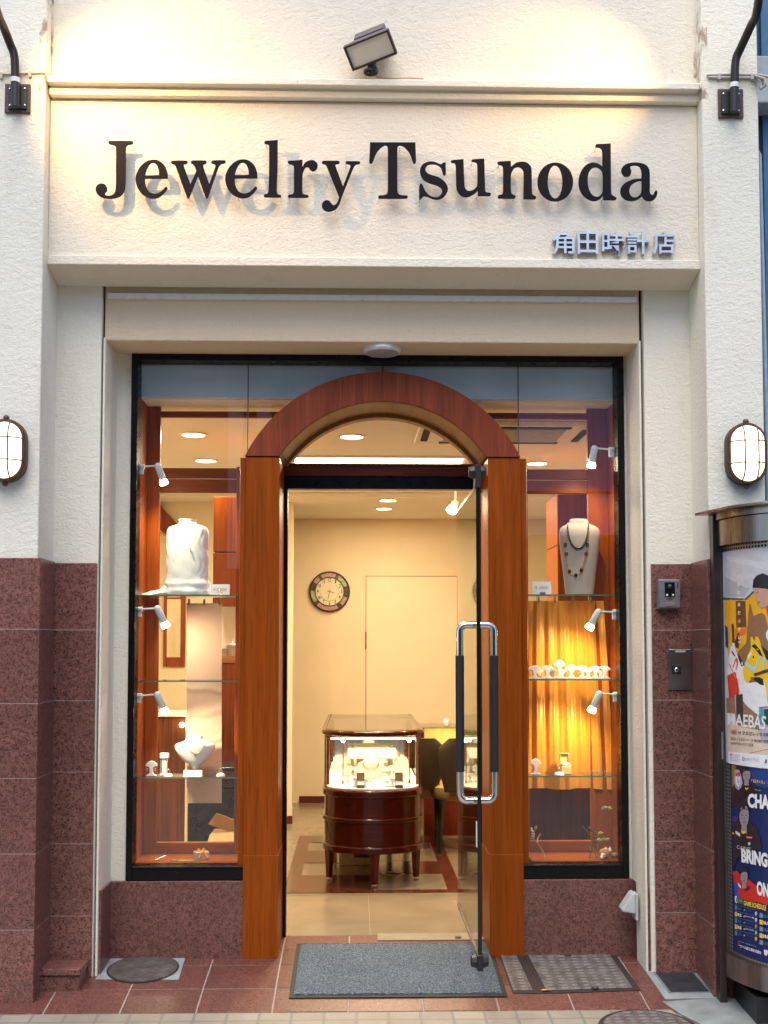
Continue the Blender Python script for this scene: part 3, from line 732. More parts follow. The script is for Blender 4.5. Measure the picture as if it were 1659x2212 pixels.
# ------------------------------------------------------------------ gooseneck spotlights
def goose(s, plate, pts, label, Yt):
    a, b, c2, d2 = plate
    t = thing('sign_spotlight', label, 'spotlight', P((a + b) / 2, (c2 + d2) / 2, 0), 'arm spotlights washing the sign wall')
    obj('back_plate', MB().ubox(a, b, c2, d2, -.012, 0.0), plain('weathered_base', (.10, .07, .065) if s > 0 else (.30, .22, .20), .8, 0, .6, 90), t, bevel=.002)
    ax, bx_ = (a + b) / 2 - 20, (a + b) / 2 + 20
    m = MB().ubox(ax, bx_, c2 + 5, d2 - 9, -.022, -.0125)
    br_ = obj('bracket', m, M_blkp, t, bevel=.002)
    for uu in (ax + 4, bx_ - 4):
        for vv in (c2 + 11, d2 - 15):
            obj('screw', MB().lathe([(.0045, 0), (.0045, .003), (.002, .004)], P(uu, vv, -.022), 8, Matrix.Rotation(math.pi / 2, 3, 'X')), M_chrome, br_)
    pu = pts[0][0]
    obj('socket', MB().tube([P(pu, c2 - 8, -.045), P(pu, d2 - 12, -.045)], .0185, 14).ubox(pu - 6, pu + 6, c2 + 8, d2 - 16, -.046, -.0225), M_blkp, t, smooth=40)
    obj('socket_clamp', MB().tube([P(pu, c2 - 2, -.045), P(pu, c2 - 12, -.045)], .0205, 14), M_white, t, smooth=40)
    path = [P(uu, vv, yy) for uu, vv, yy in pts]
    sm = []
    for i in range(len(path) - 1):
        p0, p1, p2, p3 = path[max(0, i - 1)], path[i], path[i + 1], path[min(len(path) - 1, i + 2)]
        for q in range(6):
            f = q / 6
            sm.append(.5 * ((2 * p1) + (p2 - p0) * f + (2 * p0 - 5 * p1 + 4 * p2 - p3) * f * f + (3 * p1 - p0 - 3 * p2 + p3) * f ** 3))
    sm.append(path[-1])
    obj('arm', MB().tube(sm, .0185, 12), plain('dark_bronze_arm', (.030, .020, .016), .38, .4) , t, smooth=50)
    # lamp head at the end of the arm, looking back at the wall
    e = path[-1]; tgt = P(*Yt)
    dr = (tgt - e).normalized(); M = dr.to_track_quat('Z', 'Y').to_matrix()
    hd = obj('lamp_head', MB().lathe([(.02, -.10), (.05, -.09), (.065, -.02), (.075, .07), (.072, .07), (.06, .0), (.02, -.02)], e, 24, M), M_blkp, t, smooth=40)
    obj('bulb', MB().lathe([(.012, -.02), (.048, .0), (.052, .03), (.0, .045)], e, 20, M), M_hot, t, smooth=50)
    return t, e + dr * .09, tgt
gr, er, tr_ = goose(1, (1552, 1606, 192, 254), [(1586, 205, -.045), (1587, 187, -.045), (1589, 132, -.05), (1600, 104, -.07), (1622, 56, -.13), (1634, 30, -.2), (1642, -30, -.36), (1648, -95, -.60)],
    'black arm spotlight on the pillar beside the blue neighbouring building', (1330, 60, .08))
gl_, el_, tl_ = goose(-1, (10, 65, 181, 243), [(33, 205, -.045), (33, 172, -.045), (31, 122, -.05), (21, 93, -.07), (8, 60, -.12), (-5, 30, -.2), (-20, -30, -.36), (-26, -100, -.60)],
    'dark brown arm spotlight on the pillar with the pinkish base plate', (215, 120, .08))
spot('sign_light', er, P(1200, 190, .08), 42, 62, 1.0, .025, (1.0, .60, .22), gr)
spot('sign_light', el_, P(330, 240, .08), 60, 92, 1.0, .025, (1.0, .60, .22), gl_)

# ------------------------------------------------------------------ floodlight on the ledge
c = P(800, 108, -.04)
FLD = thing('floodlight', 'unlit grey floodlight tilted downward on the ledge above the sign letters', 'floodlight', P(798, 168, .05))
t_ = R(47)
n_f = Vector((-.10, -math.cos(t_), -math.sin(t_))).normalized()
up0 = Vector((0, -math.sin(t_), math.cos(t_))); up0 = (up0 - n_f * up0.dot(n_f)).normalized(); rt0 = up0.cross(n_f) * 1.0
if rt0.x < 0: rt0 = -rt0
ra = R(23); rt = rt0 * math.cos(ra) + up0 * math.sin(ra); up = up0 * math.cos(ra) - rt0 * math.sin(ra)
def fl(x, y, z): return c + rt * x + up * y + n_f * z      # z towards the glass
def frustum(a, b, z0, z1, z2=None):
    v = [fl(sx * a[0], sy * a[1], z0) for sx, sy in ((-1, -1), (1, -1), (1, 1), (-1, 1))] + [fl(sx * b[0], sy * b[1], z1) for sx, sy in ((-1, -1), (1, -1), (1, 1), (-1, 1))]
    return v, [(0, 1, 2, 3), (7, 6, 5, 4)] + [(i, (i + 1) % 4, 4 + (i + 1) % 4, 4 + i) for i in range(4)]
m = MB().add(*frustum((.108, .055), (.108, .055), .0, -.018)); m.add(*frustum((.104, .052), (.070, .040), -.0185, -.085)); m.add(*frustum((.072, .046), (.072, .046), -.0855, -.15))
obj('housing', m, plain('grey_cast_aluminium', (.13, .115, .11), .55, .3), FLD, bevel=.004)
fr_ = MB()
for a0, a1, b0, b1 in ((-.108, .108, .046, .055), (-.108, .108, -.055, -.046), (-.108, -.098, -.0458, .0458), (.098, .108, -.0458, .0458)):
    v = [fl(x, y_, z) for x in (a0, a1) for y_ in (b0, b1) for z in (.0, .012)]
    fr_.add(v, [(0, 1, 3, 2), (4, 6, 7, 5), (0, 4, 5, 1), (2, 3, 7, 6), (0, 2, 6, 4), (1, 5, 7, 3)])
obj('glass_frame', fr_, plain('dark_brown_frame', (.045, .030, .022), .5), FLD, bevel=.002)
obj('front_glass', MB().add(*frustum((.0975, .0455), (.0975, .0455), .004, .0005)), plain('reflection_pale_lamp_glass', (.85, .80, .70), .35, 0, .05, 4), FLD)  # pale colour stands in for the reflection on the front glass
p = P(800, 160, .03)
obj('mount', MB().tube([fl(-.01, -.05, -.02), p, (p.x, p.y, z_ub)], .018, 12).lathe([(.03, 0), (.03, .01), (.02, .014)], (p.x, p.y, z_ub), 14).ball((p.x + .015, p.y - .005, p.z + .012), .022, 12), M_blkp, FLD, smooth=40)

# cables
M_cab = plain('cream_cable', (.62, .52, .36), .6)
M_cabg = plain('grey_cable', (.50, .46, .42), .6)
def cable(name, uvY, r_, mat, label, group=None):
    ps = [P(*q) for q in uvY]; m = MB().tube(ps, r_, 7)
    return tag(obj(name, m, mat, None, base=ps[0], smooth=60), label, 'cable', group)
cable('cable', [(812, 167, .05), (830, 168, .06), (850, 170, .07), (870, 168.5, .072), (915, 170, .072)], .0028, plain('tan_cable', (.52, .36, .2), .7), 'thin tan cable trailing from the floodlight along the ledge')
cl = MB().tube([P(-30, 161, -.006), P(20, 160, -.006), P(60, 158, -.006), P(95, 157, -.006), P(101, 158, .03), P(112, 161, .074), P(125, 163, .074)], .0045, 7)
for uu, vv in ((64, 158), (2, 161)): cl.ubox(uu - 3, uu + 3, vv - 5, vv + 7, -.013, -.001)
tag(obj('cable', cl, M_cab, None, base=P(40, 160, 0), smooth=60), 'cream cable clipped across the pillar above the pinkish lamp plate', 'cable')
cl = MB().tube([P(1508, 172, .06), P(1516, 166, .04), P(1530, 162, -.008), P(1570, 161, -.008), P(1640, 162, -.008), P(1660, 166, -.008)], .006, 7)
cl.tube([P(1530, 167, -.008), P(1575, 168, -.008), P(1625, 168, -.008), P(1640, 178, -.02), P(1643, 192, -.02)], .006, 7)
for i in range(3): cl.tube([P(1630, 164, -.012 - i * .008), P(1645 + i * 3, 170, -.02 - i * .008), P(1650 + i * 2, 184, -.02 - i * .008), P(1642 + i, 192, -.02)], .006, 7)
for uu, vv in ((1554, 163), (1625, 164)): cl.ubox(uu - 3, uu + 3, vv - 5, vv + 7, -.016, -.001)
tag(obj('cable', cl, M_cabg, None, base=P(1590, 163, 0), smooth=60), 'grey cable bundle clipped across the pillar above the black lamp plate', 'cable')

# soffit lamp
c = Vector((X(826, .37, 752), .37, zi0 + (zi1 - zi0) * .5))
t = thing('ceiling_lamp', 'round white surface lamp under the lintel above the door arch', 'ceiling lamp', c)
obj('lamp_rim', MB().lathe([(.088, .012), (.090, -.012), (.082, -.022), (.076, -.022), (.076, -.014)], c, 36), M_white, t, smooth=40)
obj('lamp_cover', MB().lathe([(.0755, -.010), (.0755, -.020), (.06, -.025), (.02, -.027)], c, 36), plain('grey_lamp_cover', (.45, .46, .48), .35), t, smooth=40)

# intercom, key switch, socket cover
Yg = .2275
t = thing('intercom', 'grey video doorphone with a black camera window on the granite', 'intercom', P(1447, 1282, Yg))
obj('back_box', MB().ubox(1422, 1469, 1251, 1316, .195, Yg), plain('grey_plastic', (.17, .16, .17), .5), t, bevel=.003)
obj('front_cover', MB().ubox(1424.5, 1470, 1252, 1313, .183, .1945), plain('grey_metal_cover', (.24, .23, .24), .4, .4), t, bevel=.004)
obj('camera_window', MB().ubox(1436, 1458, 1258, 1289, .180, .1828), M_edge2, t, bevel=.001)
p = P(1447, 1267, .181); obj('lens', MB().ball(p, .011, 14), plain('camera_lens', (.05, .06, .07), .05), t, smooth=60)
obj('call_button', MB().ubox(1437, 1458, 1301, 1309, .1805, .1828), plain('grey_metal_button', (.28, .27, .28), .4, .4), t, bevel=.001)
obj('indicator', MB().ubox(1439, 1443, 1283, 1287, .178, .1798), M_card, t); obj('indicator', MB().ubox(1452, 1456, 1283, 1287, .178, .1798), M_card, t)
for i in range(4): obj('speaker_slot', MB().ubox(1442 + i * 3, 1443.5 + i * 3, 1291, 1296, .1815, .1828), M_dark, t)
obj('speaker_slot', MB().ubox(1463, 1465, 1259, 1270, .1815, .1828), M_dark, t)
t = thing('key_switch', 'tall brushed plate with a shutter key lock on the granite', 'switch', P(1469, 1445, Yg))
obj('plate', MB().ubox(1445, 1494, 1402, 1490, .219, Yg), M_steel, t, bevel=.003)
obj('lock_surround', MB().ubox(1451.5, 1472, 1438, 1456, .215, .2188), M_blkp, t, bevel=.002)
p = P(1461.5, 1447, .2145); obj('key_cylinder', MB().lathe([(.0105, 0), (.0105, .005), (.007, .008), (.007, .003), (.003, .003)], p, 18, Matrix.Rotation(math.pi / 2, 3, 'X')), M_chrome, t, smooth=40)
obj('label_strip', MB().ubox(1459, 1481, 1405, 1409, .2178, .2188), plain('grey_label', (.45, .43, .45), .5), t)
# weatherproof socket cover on the right reveal (the wall faces -X there)
pA = P(1374, 1950, .36); nx = pA.x + .002
t = thing('outdoor_socket', 'pale grey weatherproof socket hood low on the granite reveal', 'socket', (nx, .36, pA.z))
zt_, zb_ = P(1372, 1925, .36).z, P(1372, 1985, .36).z; zm_ = P(1372, 1966, .36).z
obj('base_plate', MB().box(nx - .012, nx, .325, .395, zb_, zt_ - .006), plain('pale_grey_plastic', (.50, .53, .53), .45, 0, .04), t, bevel=.003)
obj('hood', MB().prism([(nx - .0125, zt_), (nx - .028, zt_ - .004), (nx - .075, zm_ + .012), (nx - .075, zm_), (nx - .0125, zm_ - .01)], .322, .398, 'y'), plain('pale_grey_plastic', (.50, .53, .53), .45), t, bevel=.006)

# ------------------------------------------------------------------ floor things
def floorslab(name, pts, h0, h1, mat, parent=None, bevel=0.0, base=None):
    m = MB()
    if len(pts) == 4:
        for i in range(10):
            q4 = [FP(*lerp2(pts, a, b)) for a, b in ((0, i / 10), (1, i / 10), (1, (i + 1) / 10), (0, (i + 1) / 10))]
            m.add([p + Vector((0, 0, h)) for h in (h1, h0) for p in q4], [(0, 1, 2, 3), (7, 6, 5, 4)] + [(j, (j + 1) % 4, 4 + (j + 1) % 4, 4 + j) for j in range(4)])
        bm = bmesh.new(); me = bpy.data.meshes.new('t'); me.from_pydata(m.v, [], m.f); bm.from_mesh(me)
        bmesh.ops.remove_doubles(bm, verts=bm.verts, dist=.0002)
        bm.verts.index_update()
        dead = []
        keyed = {}
        for f in bm.faces: keyed.setdefault(tuple(sorted(v.index for v in f.verts)), []).append(f)
        for fs_ in keyed.values():
            if len(fs_) > 1: dead += fs_
        bmesh.ops.delete(bm, geom=dead, context='FACES'); bm.verts.index_update()
        m = MB().add([v.co.copy() for v in bm.verts], [tuple(v.index for v in f.verts) for f in bm.faces])
        bm.free(); bpy.data.meshes.remove(me)
        return obj(name, m, mat, parent, base=base, bevel=bevel)
    ps = [FP(u, v, 0) for u, v in pts]; n = len(ps)
    m.add([p + Vector((0, 0, h1)) for p in ps] + [p + Vector((0, 0, h0)) for p in ps],
          [tuple(range(n)), tuple(range(n, 2 * n))[::-1]] + [(i, (i + 1) % n, n + (i + 1) % n, n + i) for i in range(n)])
    return obj(name, m, mat, parent, base=base, bevel=bevel)
def lerp2(q, s_, t_):
    a = [q[0][i] + (q[1][i] - q[0][i]) * s_ for i in (0, 1)]; b = [q[3][i] + (q[2][i] - q[3][i]) * s_ for i in (0, 1)]
    return (a[0] + (b[0] - a[0]) * t_, a[1] + (b[1] - a[1]) * t_)
# doormat
q = [FP(641, 2038), FP(1057, 2040), FP(1098, 2154), FP(625, 2158)]
x0m, x1m = (q[0].x + q[3].x) / 2, (q[1].x + q[2].x) / 2; y1m, y0m = (q[0].y + q[1].y) / 2, (q[2].y + q[3].y) / 2
def flat(m, x0, x1, y0, y1, h0, h1, nx=1, ny=6):
    for i in range(ny):
        a, b = y0 + (y1 - y0) * i / ny, y0 + (y1 - y0) * (i + 1) / ny
        v = [(x, y_, fz(y_) + h) for x in (x0, x1) for y_ in (a, b) for h in (h0, h1)]
        m.add(v, [(0, 1, 3, 2), (4, 6, 7, 5), (0, 4, 5, 1), (2, 3, 7, 6), (0, 2, 6, 4), (1, 5, 7, 3)])
    return m
t = thing('doormat', 'grey flecked carpet doormat with a black rubber edge in the doorway', 'doormat', ((x0m + x1m) / 2, (y0m + y1m) / 2, fz((y0m + y1m) / 2)))
obj('rubber_edge', flat(MB(), x0m, x1m, y0m, y1m, .001, .005), M_rub, t)
k = N('grey_carpet'); v = k.co(); f = k.noise(v, 150, 3, .7); f2 = k.noise(v, 6, 4); f3 = k.noise(v, 320, 2)
k.col(k.mix(k.ramp(f2, [(.3, .25), (.7, 0.0)]), k.ramp(f, [(.34, (.036, .046, .058)), (.5, (.135, .17, .21)), (.66, (.29, .35, .41))]), (.08, .10, .12)))
k.rough(.95); k.bump(k.math('ADD', f, f3), 1.0, .008)
# pile: many small tufts on a carpet sheet
pm = MB(); nxp, nyp = 150, 84
xs_ = [x0m + .022 + (x1m - x0m - .044) * i / nxp for i in range(nxp + 1)]; ys_ = [y0m + .022 + (y1m - y0m - .044) * i / nyp for i in range(nyp + 1)]
vv = [(x + random.uniform(-.0015, .0015), y_ + random.uniform(-.0015, .0015), fz(y_) + .009 + random.uniform(-.0025, .0025)) for y_ in ys_ for x in xs_]
pm.add(vv, [(j * (nxp + 1) + i, j * (nxp + 1) + i + 1, (j + 1) * (nxp + 1) + i + 1, (j + 1) * (nxp + 1) + i) for j in range(nyp) for i in range(nxp)])
flat(pm, x0m + .02, x1m - .02, y0m + .02, y1m - .02, .0052, .0058)
obj('carpet_pile', pm, k.m, t)

# cast iron covers
def iron(name, mode):
    k = N(name); v = k.co()
    if mode == 'check':
        w1 = k.n('ShaderNodeTexVoronoi'); w1.inputs['Scale'].default_value = 1.0; w1.inputs['Randomness'].default_value = .12
        k.l(k.co(19, 30, 1), w1.inputs['Vector']); h = k.ramp(w1.outputs['Distance'], [(.28, 1.0), (.42, 0.0)])
    else:
        wv = k.n('ShaderNodeTexBrick'); wv.inputs['Scale'].default_value = 11; k.l(v, wv.inputs['Vector']); wv.inputs['Mortar Size'].default_value = .09
        h = wv.outputs['Fac']
    f = k.noise(v, 14, 5); f2 = k.noise(v, 120, 3)
    base = k.ramp(f, [(.3, (.11, .095, .09)), (.7, (.21, .19, .18))])
    k.col(k.mix(k.math('MULTIPLY', h, .45), base, (.05, .042, .042) if mode != 'check' else (.30, .27, .26)))
    k.rough(k.ramp(f, [(.3, .42), (.7, .65)])); k.b.inputs['Metallic'].default_value = .35
    k.bump(k.math('ADD', h, k.math('MULTIPLY', f2, .25)), .9, .006); return k.m
M_cov = iron('cast_iron_chequer', 'check'); M_cov2 = iron('cast_iron_grid', 'grid')
covers = [('narrow', [(1076, 2056), (1124, 2055), (1171, 2147), (1108, 2146)], 'narrow chequered cast iron cover strip beside the doormat'),
          ('wide', [(1126.5, 2055), (1321, 2050), (1384, 2140), (1173, 2147)], 'wide chequered cast iron access cover by the granite plinth')]
for nm, qd, lab in covers:
    base = FP(*lerp2(qd, .5, .5)); t = thing('access_cover', lab, 'access cover', base, 'cast iron covers by the doorway')
    floorslab('cover_frame', qd, .0005, .003, plain('dark_iron_frame', (.045, .035, .032), .6, .3), t)
    mx = .05 if nm == 'narrow' else .03
    inn = [lerp2(qd, .04 if nm == 'narrow' else .045, .03), lerp2(qd, .72 if nm == 'narrow' else .93, .03), lerp2(qd, .72 if nm == 'narrow' else .93, .95), lerp2(qd, .04 if nm == 'narrow' else .045, .95)]
    floorslab('cover_plate', inn, .0032, .007, M_cov, t, bevel=.001)
    if nm == 'wide':
        for s_, t2 in ((.48, .12), (.56, .90)):
            pc = FP(*lerp2(qd, s_, t2), .007); obj('lifting_keyhole', MB().lathe([(.016, -.001), (.016, .0015), (.009, .002), (.008, -.0005)], pc, 14), plain('dark_iron_frame', (.045, .035, .032), .6), t, smooth=40)
pl_ = FP(1178, 2139, .0085)
lf = MB().add([(pl_.x + x, pl_.y + y_, pl_.z + z) for x, y_, z in ((-.022, 0, .001), (-.008, .008, .004), (.012, .007, .003), (.022, -.001, .006), (.008, -.008, .003), (-.01, -.007, .001), (0, 0, .0))], [(0, 1, 6), (1, 2, 6), (2, 3, 6), (3, 4, 6), (4, 5, 6), (5, 0, 6)])
tag(obj('fallen_leaf', lf, plain('orange_leaf', (.55, .22, .06), .6), None, base=pl_), 'small orange dry leaf lying on the wide iron cover', 'leaf')
# round inspection cover in a mortar square
qd = [(243, 2062), (403, 2062), (385.5, 2117), (206, 2116)]
base = FP(309, 2094); t = thing('manhole_cover', 'round worn iron inspection cover set in pale mortar near the granite step', 'manhole cover', base)
floorslab('mortar_surround', qd, .0005, .0022, M_conc2, t)
def disc(c, r, h0, h1, n=40):
    v = [(c.x + r * math.cos(2 * math.pi * i / n), c.y + r * math.sin(2 * math.pi * i / n)) for i in range(n)]
    m = MB().add([(x, y_, fz(y_) + h1) for x, y_ in v] + [(x, y_, fz(y_) + h0) for x, y_ in v], [tuple(range(n)), tuple(range(n, 2 * n))[::-1]] + [(i, (i + 1) % n, n + (i + 1) % n, n + i) for i in range(n)])
    return m
rr = (FP(386, 2094) - FP(232, 2094)).x / 2
obj('cover_rim', disc(base, rr, .0023, .0048), plain('dark_iron_frame', (.045, .035, .032), .6), t)
obj('cover_lid', disc(base, rr * .95, .005, .0075), M_cov2, t)
# larger street manhole
base = FP(1404, 2224); t = thing('manhole_cover', 'larger round iron manhole cover in the beige street setts', 'manhole cover', base)
rr = .205
obj('cover_rim', disc(base, rr, .0, .004), plain('dark_iron_frame', (.045, .035, .032), .6), t)
obj('cover_lid', disc(base, rr * .9, .0042, .008), M_cov, t)
# drain grate
qo = [(1394, 2099), (1512, 2094), (1576, 2157), (1437, 2160)]; qi = [(1416, 2103.5), (1494, 2102), (1532, 2145), (1449, 2146)]
base = FP(1470, 2125); t = thing('floor_drain', 'small dark mesh drain grate in a pale mortar frame beside the poster stand', 'drain', base)
floorslab('mortar_frame', qo, .0005, .004, M_conc2, t)
floorslab('grate_rim', [lerp2(qi, -.05, -.07), lerp2(qi, 1.05, -.07), lerp2(qi, 1.06, 1.04), lerp2(qi, -.06, 1.04)], .0042, .006, plain('grey_steel_rim', (.28, .29, .29), .5, .5), t)
k = N('mesh_grate'); v = k.co(); ck = k.n('ShaderNodeTexChecker'); ck.inputs['Scale'].default_value = 150; k.l(v, ck.inputs['Vector'])
f = k.noise(v, 12, 4); k.col(k.mix(k.math('MULTIPLY', ck.outputs['Fac'], .5), k.ramp(f, [(.3, (.016, .02, .028)), (.7, (.045, .05, .06))]), (.008, .01, .012))); k.rough(.45); k.bump(ck.outputs['Fac'], .5, .002)
floorslab('grate', qi, .0062, .0075, k.m, t)

# ------------------------------------------------------------------ neighbour
NBX = XPR + .015
t = thing('neighbour_building', 'dark blue ribbed facade of the building next door behind the pillar', 'building', (NBX + 1.5, .5, 0))
obj('wall', MB().box(NBX, NBX + 4, .42, .8, -.2, ZT), plain('blue_cladding', (.030, .10, .19), .45), t)
rb = MB()
for i in range(24):
    if i % 1 == 0: rb.box(NBX + .03 + i * .12, NBX + .10 + i * .12, .395, .4195, 1.2, ZT)
obj('cladding_rib', rb, plain('blue_rib', (.05, .15, .27), .4), t)
t = thing('junction_box', 'grey metal junction box fixed beside the pillar on the blue building', 'junction box', P(1660, 160, .30))
obj('box_body', MB().box(NBX + .002, NBX + .22, .27, .41, Z(212, .27), Z(109, .27)), plain('grey_box', (.38, .42, .43), .5), t, bevel=.006)
pk = P(1654, 127, .27); obj('knockout', MB().lathe([(.022, 0), (.022, .003), (.018, .003)], (NBX + .045, .27, pk.z), 20, Matrix.Rotation(math.pi / 2, 3, 'X')), plain('grey_knockout', (.30, .34, .35), .5), t, smooth=40)
tag(obj('drain_pipe', MB().tube([(NBX + .03, .2, Z(212, .27)), (NBX + .032, .2, Z(320, .27)), (NBX + .06, .2, Z(340, .27)), (NBX + .08, .2, 1.0)], .010, 8), plain('pale_blue_pipe', (.30, .42, .50), .4), None, base=(NBX + .03, .2, 3.2), smooth=50), 'thin pale pipe running down beside the pillar below the junction box', 'pipe')

# ------------------------------------------------------------------ the building across the street, mirrored faintly in the panes
t = thing('opposite_building', 'grey building across the street mirrored in the upper window panes', 'building', (0, -11.5, 0))
obj('wall', MB().box(-14, 14, -12.5, -11.2, -.2, 7.2), plain('dark_grey_render', (.10, .095, .10), .8), t)
obj('fascia', MB().box(-14, 14, -11.19, -11.05, 5.15, 6.4), plain('pale_blue_fascia', (.62, .70, .78), .6), t)
obj('fascia_joint', MB().box(-14, 14, -11.045, -11.03, 5.72, 5.76), M_blkp, t)
obj('sign_board', MB().box(2.45, 3.95, -11.19, -10.95, 3.1, 5.1), plain('lilac_sign_board', (.56, .50, .80), .5), t)
obj('sign_board_joint', MB().box(2.45, 3.95, -10.945, -10.93, 3.72, 3.76), M_blkp, t)
for wx in (-1.52, -1.95): obj('banner', MB().box(wx, wx + .22, -11.19, -11.1, 2.6, 5.1), plain('pale_banner', (.60, .60, .66), .6), t)
# ------------------------------------------------------------------ display windows: shelves, lamps, goods
YS0, YS1 = .600, .758
def shelf(u0, u1, v, label):
    z = Z(v, YS0, (u0 + u1) / 2); xa, xb = X(u0, YS0, v), X(u1, YS0, v)
    o = tag(obj('glass_shelf', MB().box(xa, xb, YS0 + .002, YS1, z - .007, z), M_shelf, None, base=((xa + xb) / 2, YS0, z)), label, 'glass shelf', 'glass shelves in the display windows')
    obj('shelf_edge', MB().box(xa, xb, YS0, YS0 + .0019, z - .007, z), M_edge, o)
    return z
ZL = [shelf(296, 517, 1285, 'glass shelf carrying the cloth draped bust'), shelf(296, 517, 1470, 'empty glass shelf crossing the pink hanging cloth'), shelf(296, 517, 1679, 'glass shelf carrying the small white necklace bust')]
ZR = [shelf(1139, 1334, 1284, 'glass shelf carrying the grey bust with beads'), shelf(1139, 1334, 1467, 'glass shelf crowded with a row of white ring stands'), shelf(1139, 1334, 1676, 'glass shelf with an open ivory ring box on it')]
YLMP = .546
def minispot(mu0, mu1, mv, b0, b1, label, tgt, power=10):
    sg = 1 if b1[0] > b0[0] else -1
    t = thing('display_spotlight', label, 'spotlight', P((mu0 + mu1) / 2, mv, YLMP), 'white spotlights in the display windows')
    a, b = P(b0[0], b0[1], YLMP), P(b1[0], b1[1], YLMP + .022)
    pm = P((mu0 + mu1) / 2, mv, YLMP)
    m = MB().tube([P(mu0, mv, YLMP), P(mu1, mv, YLMP)], .0125, 12).ubox(min(mu0, mu1) , max(mu0, mu1) - 3, mv + 2, mv + 16, YLMP - .006, YLMP + .006)
    obj('mount', m, M_white, t, smooth=40)
    obj('arm', MB().tube([pm, a], .0042, 8), M_white, t, smooth=40)
    d = (b - a).normalized(); L = (b - a).length; M = d.to_track_quat('Z', 'Y').to_matrix()
    obj('lamp_body', MB().lathe([(.004, -.014), (.012, -.010), (.0165, .0), (.0175, L * .72), (.0165, L * .74)], a, 18, M), M_white, t, smooth=40)
    obj('bulb', MB().lathe([(.015, L * .745), (.0195, L * .86), (.021, L), (.018, L + .003), (.004, L + .006)], a, 18, M), M_hot, t, smooth=50)
    spot('display_light', a + d * (L + .012), P(*tgt), power, 140, 1.0, .012, (1.0, .80, .50), t)
minispot(299, 312, 1008, (341, 1006), (355, 1046), 'white spotlight pointing at the cloth draped bust', (402, 1185, .65), 16)
minispot(296, 308, 1316, (340, 1314), (359, 1354), 'white spotlight below the draped bust shelf beside the pink cloth', (440, 1430, .75), 6)
minispot(295, 307, 1503, (340, 1500), (357, 1539), 'white spotlight pointing at the small white necklace bust', (424, 1618, .63), 13)
minispot(1331, 1316, 971, (1284, 968), (1277, 1009), 'white spotlight pointing at the grey bust with beads', (1250, 1175, .65), 9)
minispot(1338, 1323, 1322, (1293, 1321), (1272, 1358), 'white spotlight pointing at the row of ring stands before the gold curtain', (1225, 1480, .70), 9)
minispot(1340, 1325, 1500, (1295, 1498), (1277, 1537), 'white spotlight below the ring stands before the gold curtain', (1210, 1640, .70), 9)

class Body:                                             # a lofted body with a known front surface
    def __init__(s, u, Y, rows, z_off=0):
        s.Y = Y; s.x = X(u, Y, rows[0][0])
        s.r = [(P(u, v, Y).x + U(du, Y), Z(v, Y, u), U(rx, Y), ry) for v, rx, ry, du in rows]
    def mesh(s, n=36, wob=None):
        m = MB().loft([(x, s.Y, z, rx, ry) for x, z, rx, ry in s.r], n)
        if wob: m.v = [wob(Vector(p)) for p in m.v]
        return m
    def front(s, x, z):
        r = sorted(s.r, key=lambda q: q[1])
        for a, b in zip(r, r[1:]):
            if a[1] <= z <= b[1]:
                f = (z - a[1]) / max(1e-6, b[1] - a[1]); cx, rx, ry = (a[i] + (b[i] - a[i]) * f for i in (0, 2, 3))
                return s.Y - ry * math.sqrt(max(0, 1 - ((x - cx) / rx) ** 2))
        return s.Y
YB2 = .700
# grey bust with beads
bR = Body(1252, YB2, [(1283, 31, .034, 0), (1250, 34.5, .036, 0), (1215, 39, .040, 0), (1180, 43.5, .045, 0), (1160, 45.3, .047, 0), (1150, 45, .046, 0), (1142, 42, .042, -.5), (1137, 36, .037, -1), (1134, 29, .034, -1.5), (1131, 23, .032, -2), (1127, 20.5, .031, -2), (1124, 20, .030, -2), (1121.5, 17, .024, -2), (1121, 8, .01, -2)])
tag(obj('necklace_bust', bR.mesh(40), plain('grey_velvet', (.44, .38, .33), .85, 0, .04, 30, .1), None, base=(bR.x, YB2, ZR[0]), smooth=50), 'tall grey velvet bust wearing two bead necklaces on the upper shelf', 'display bust')
def zp_(x, y): return ((2030 + x / 3.402) / 1.80832, (1750 + y / 3.402) / 1.80832)
nk = MB(); N_ = 46
for i in range(N_ + 1):
    a = math.pi * i / N_
    px, py = 775 - 138 * math.cos(a), 1010 + 325 * math.sin(a) ** .9
    u, v = zp_(px, py); p = P(u, v, YB2 - .04); y_ = bR.front(p.x, p.z) - .003; p = P(u, v, y_)
    nk.ball((p.x, y_, p.z), .0042 + .0014 * math.sin(a), 8)
tag(obj('necklace', nk, M_bead, None, base=P(1252, 1160, YB2 - .05), smooth=60), 'short black bead necklace around the grey bust neck', 'necklace')
pts2 = [(632, 1100), (628, 1150), (622, 1215), (608, 1290), (612, 1345), (620, 1410), (630, 1480), (636, 1530), (644, 1590), (665, 1640), (690, 1688), (745, 1692), (795, 1672), (820, 1622), (840, 1572), (858, 1500), (868, 1455), (882, 1410), (893, 1350), (900, 1290), (908, 1210), (915, 1150), (918, 1100)]
am_, dk = MB(), MB(); Q = []
for i, (px, py) in enumerate(pts2):
    u, v = zp_(px, py); p = P(u, v, YB2 - .04); y_ = bR.front(p.x, p.z) - .004; p = P(u, v, y_); Q.append(Vector((p.x, y_, p.z)))
for i, p in enumerate(Q):
    if i in (3, 5, 9, 11, 13, 17, 19):
        dk.tube([p + Vector((.0065 * math.cos(t * math.pi / 6), 0, .009 * math.sin(t * math.pi / 6))) for t in range(13)], .0022, 6, False)
        if i in (9, 11, 13): dk.ball(p, .0045, 8)
    else: am_.ball(p, .0040, 8)
    if i:
        q_ = (p + Q[i - 1]) / 2; am_.ball(q_, .0028, 6); dk.tube([Q[i - 1], p], .0009, 5)
nk2 = obj('necklace', am_, M_amber, None, base=P(1252, 1200, YB2 - .05), smooth=60)
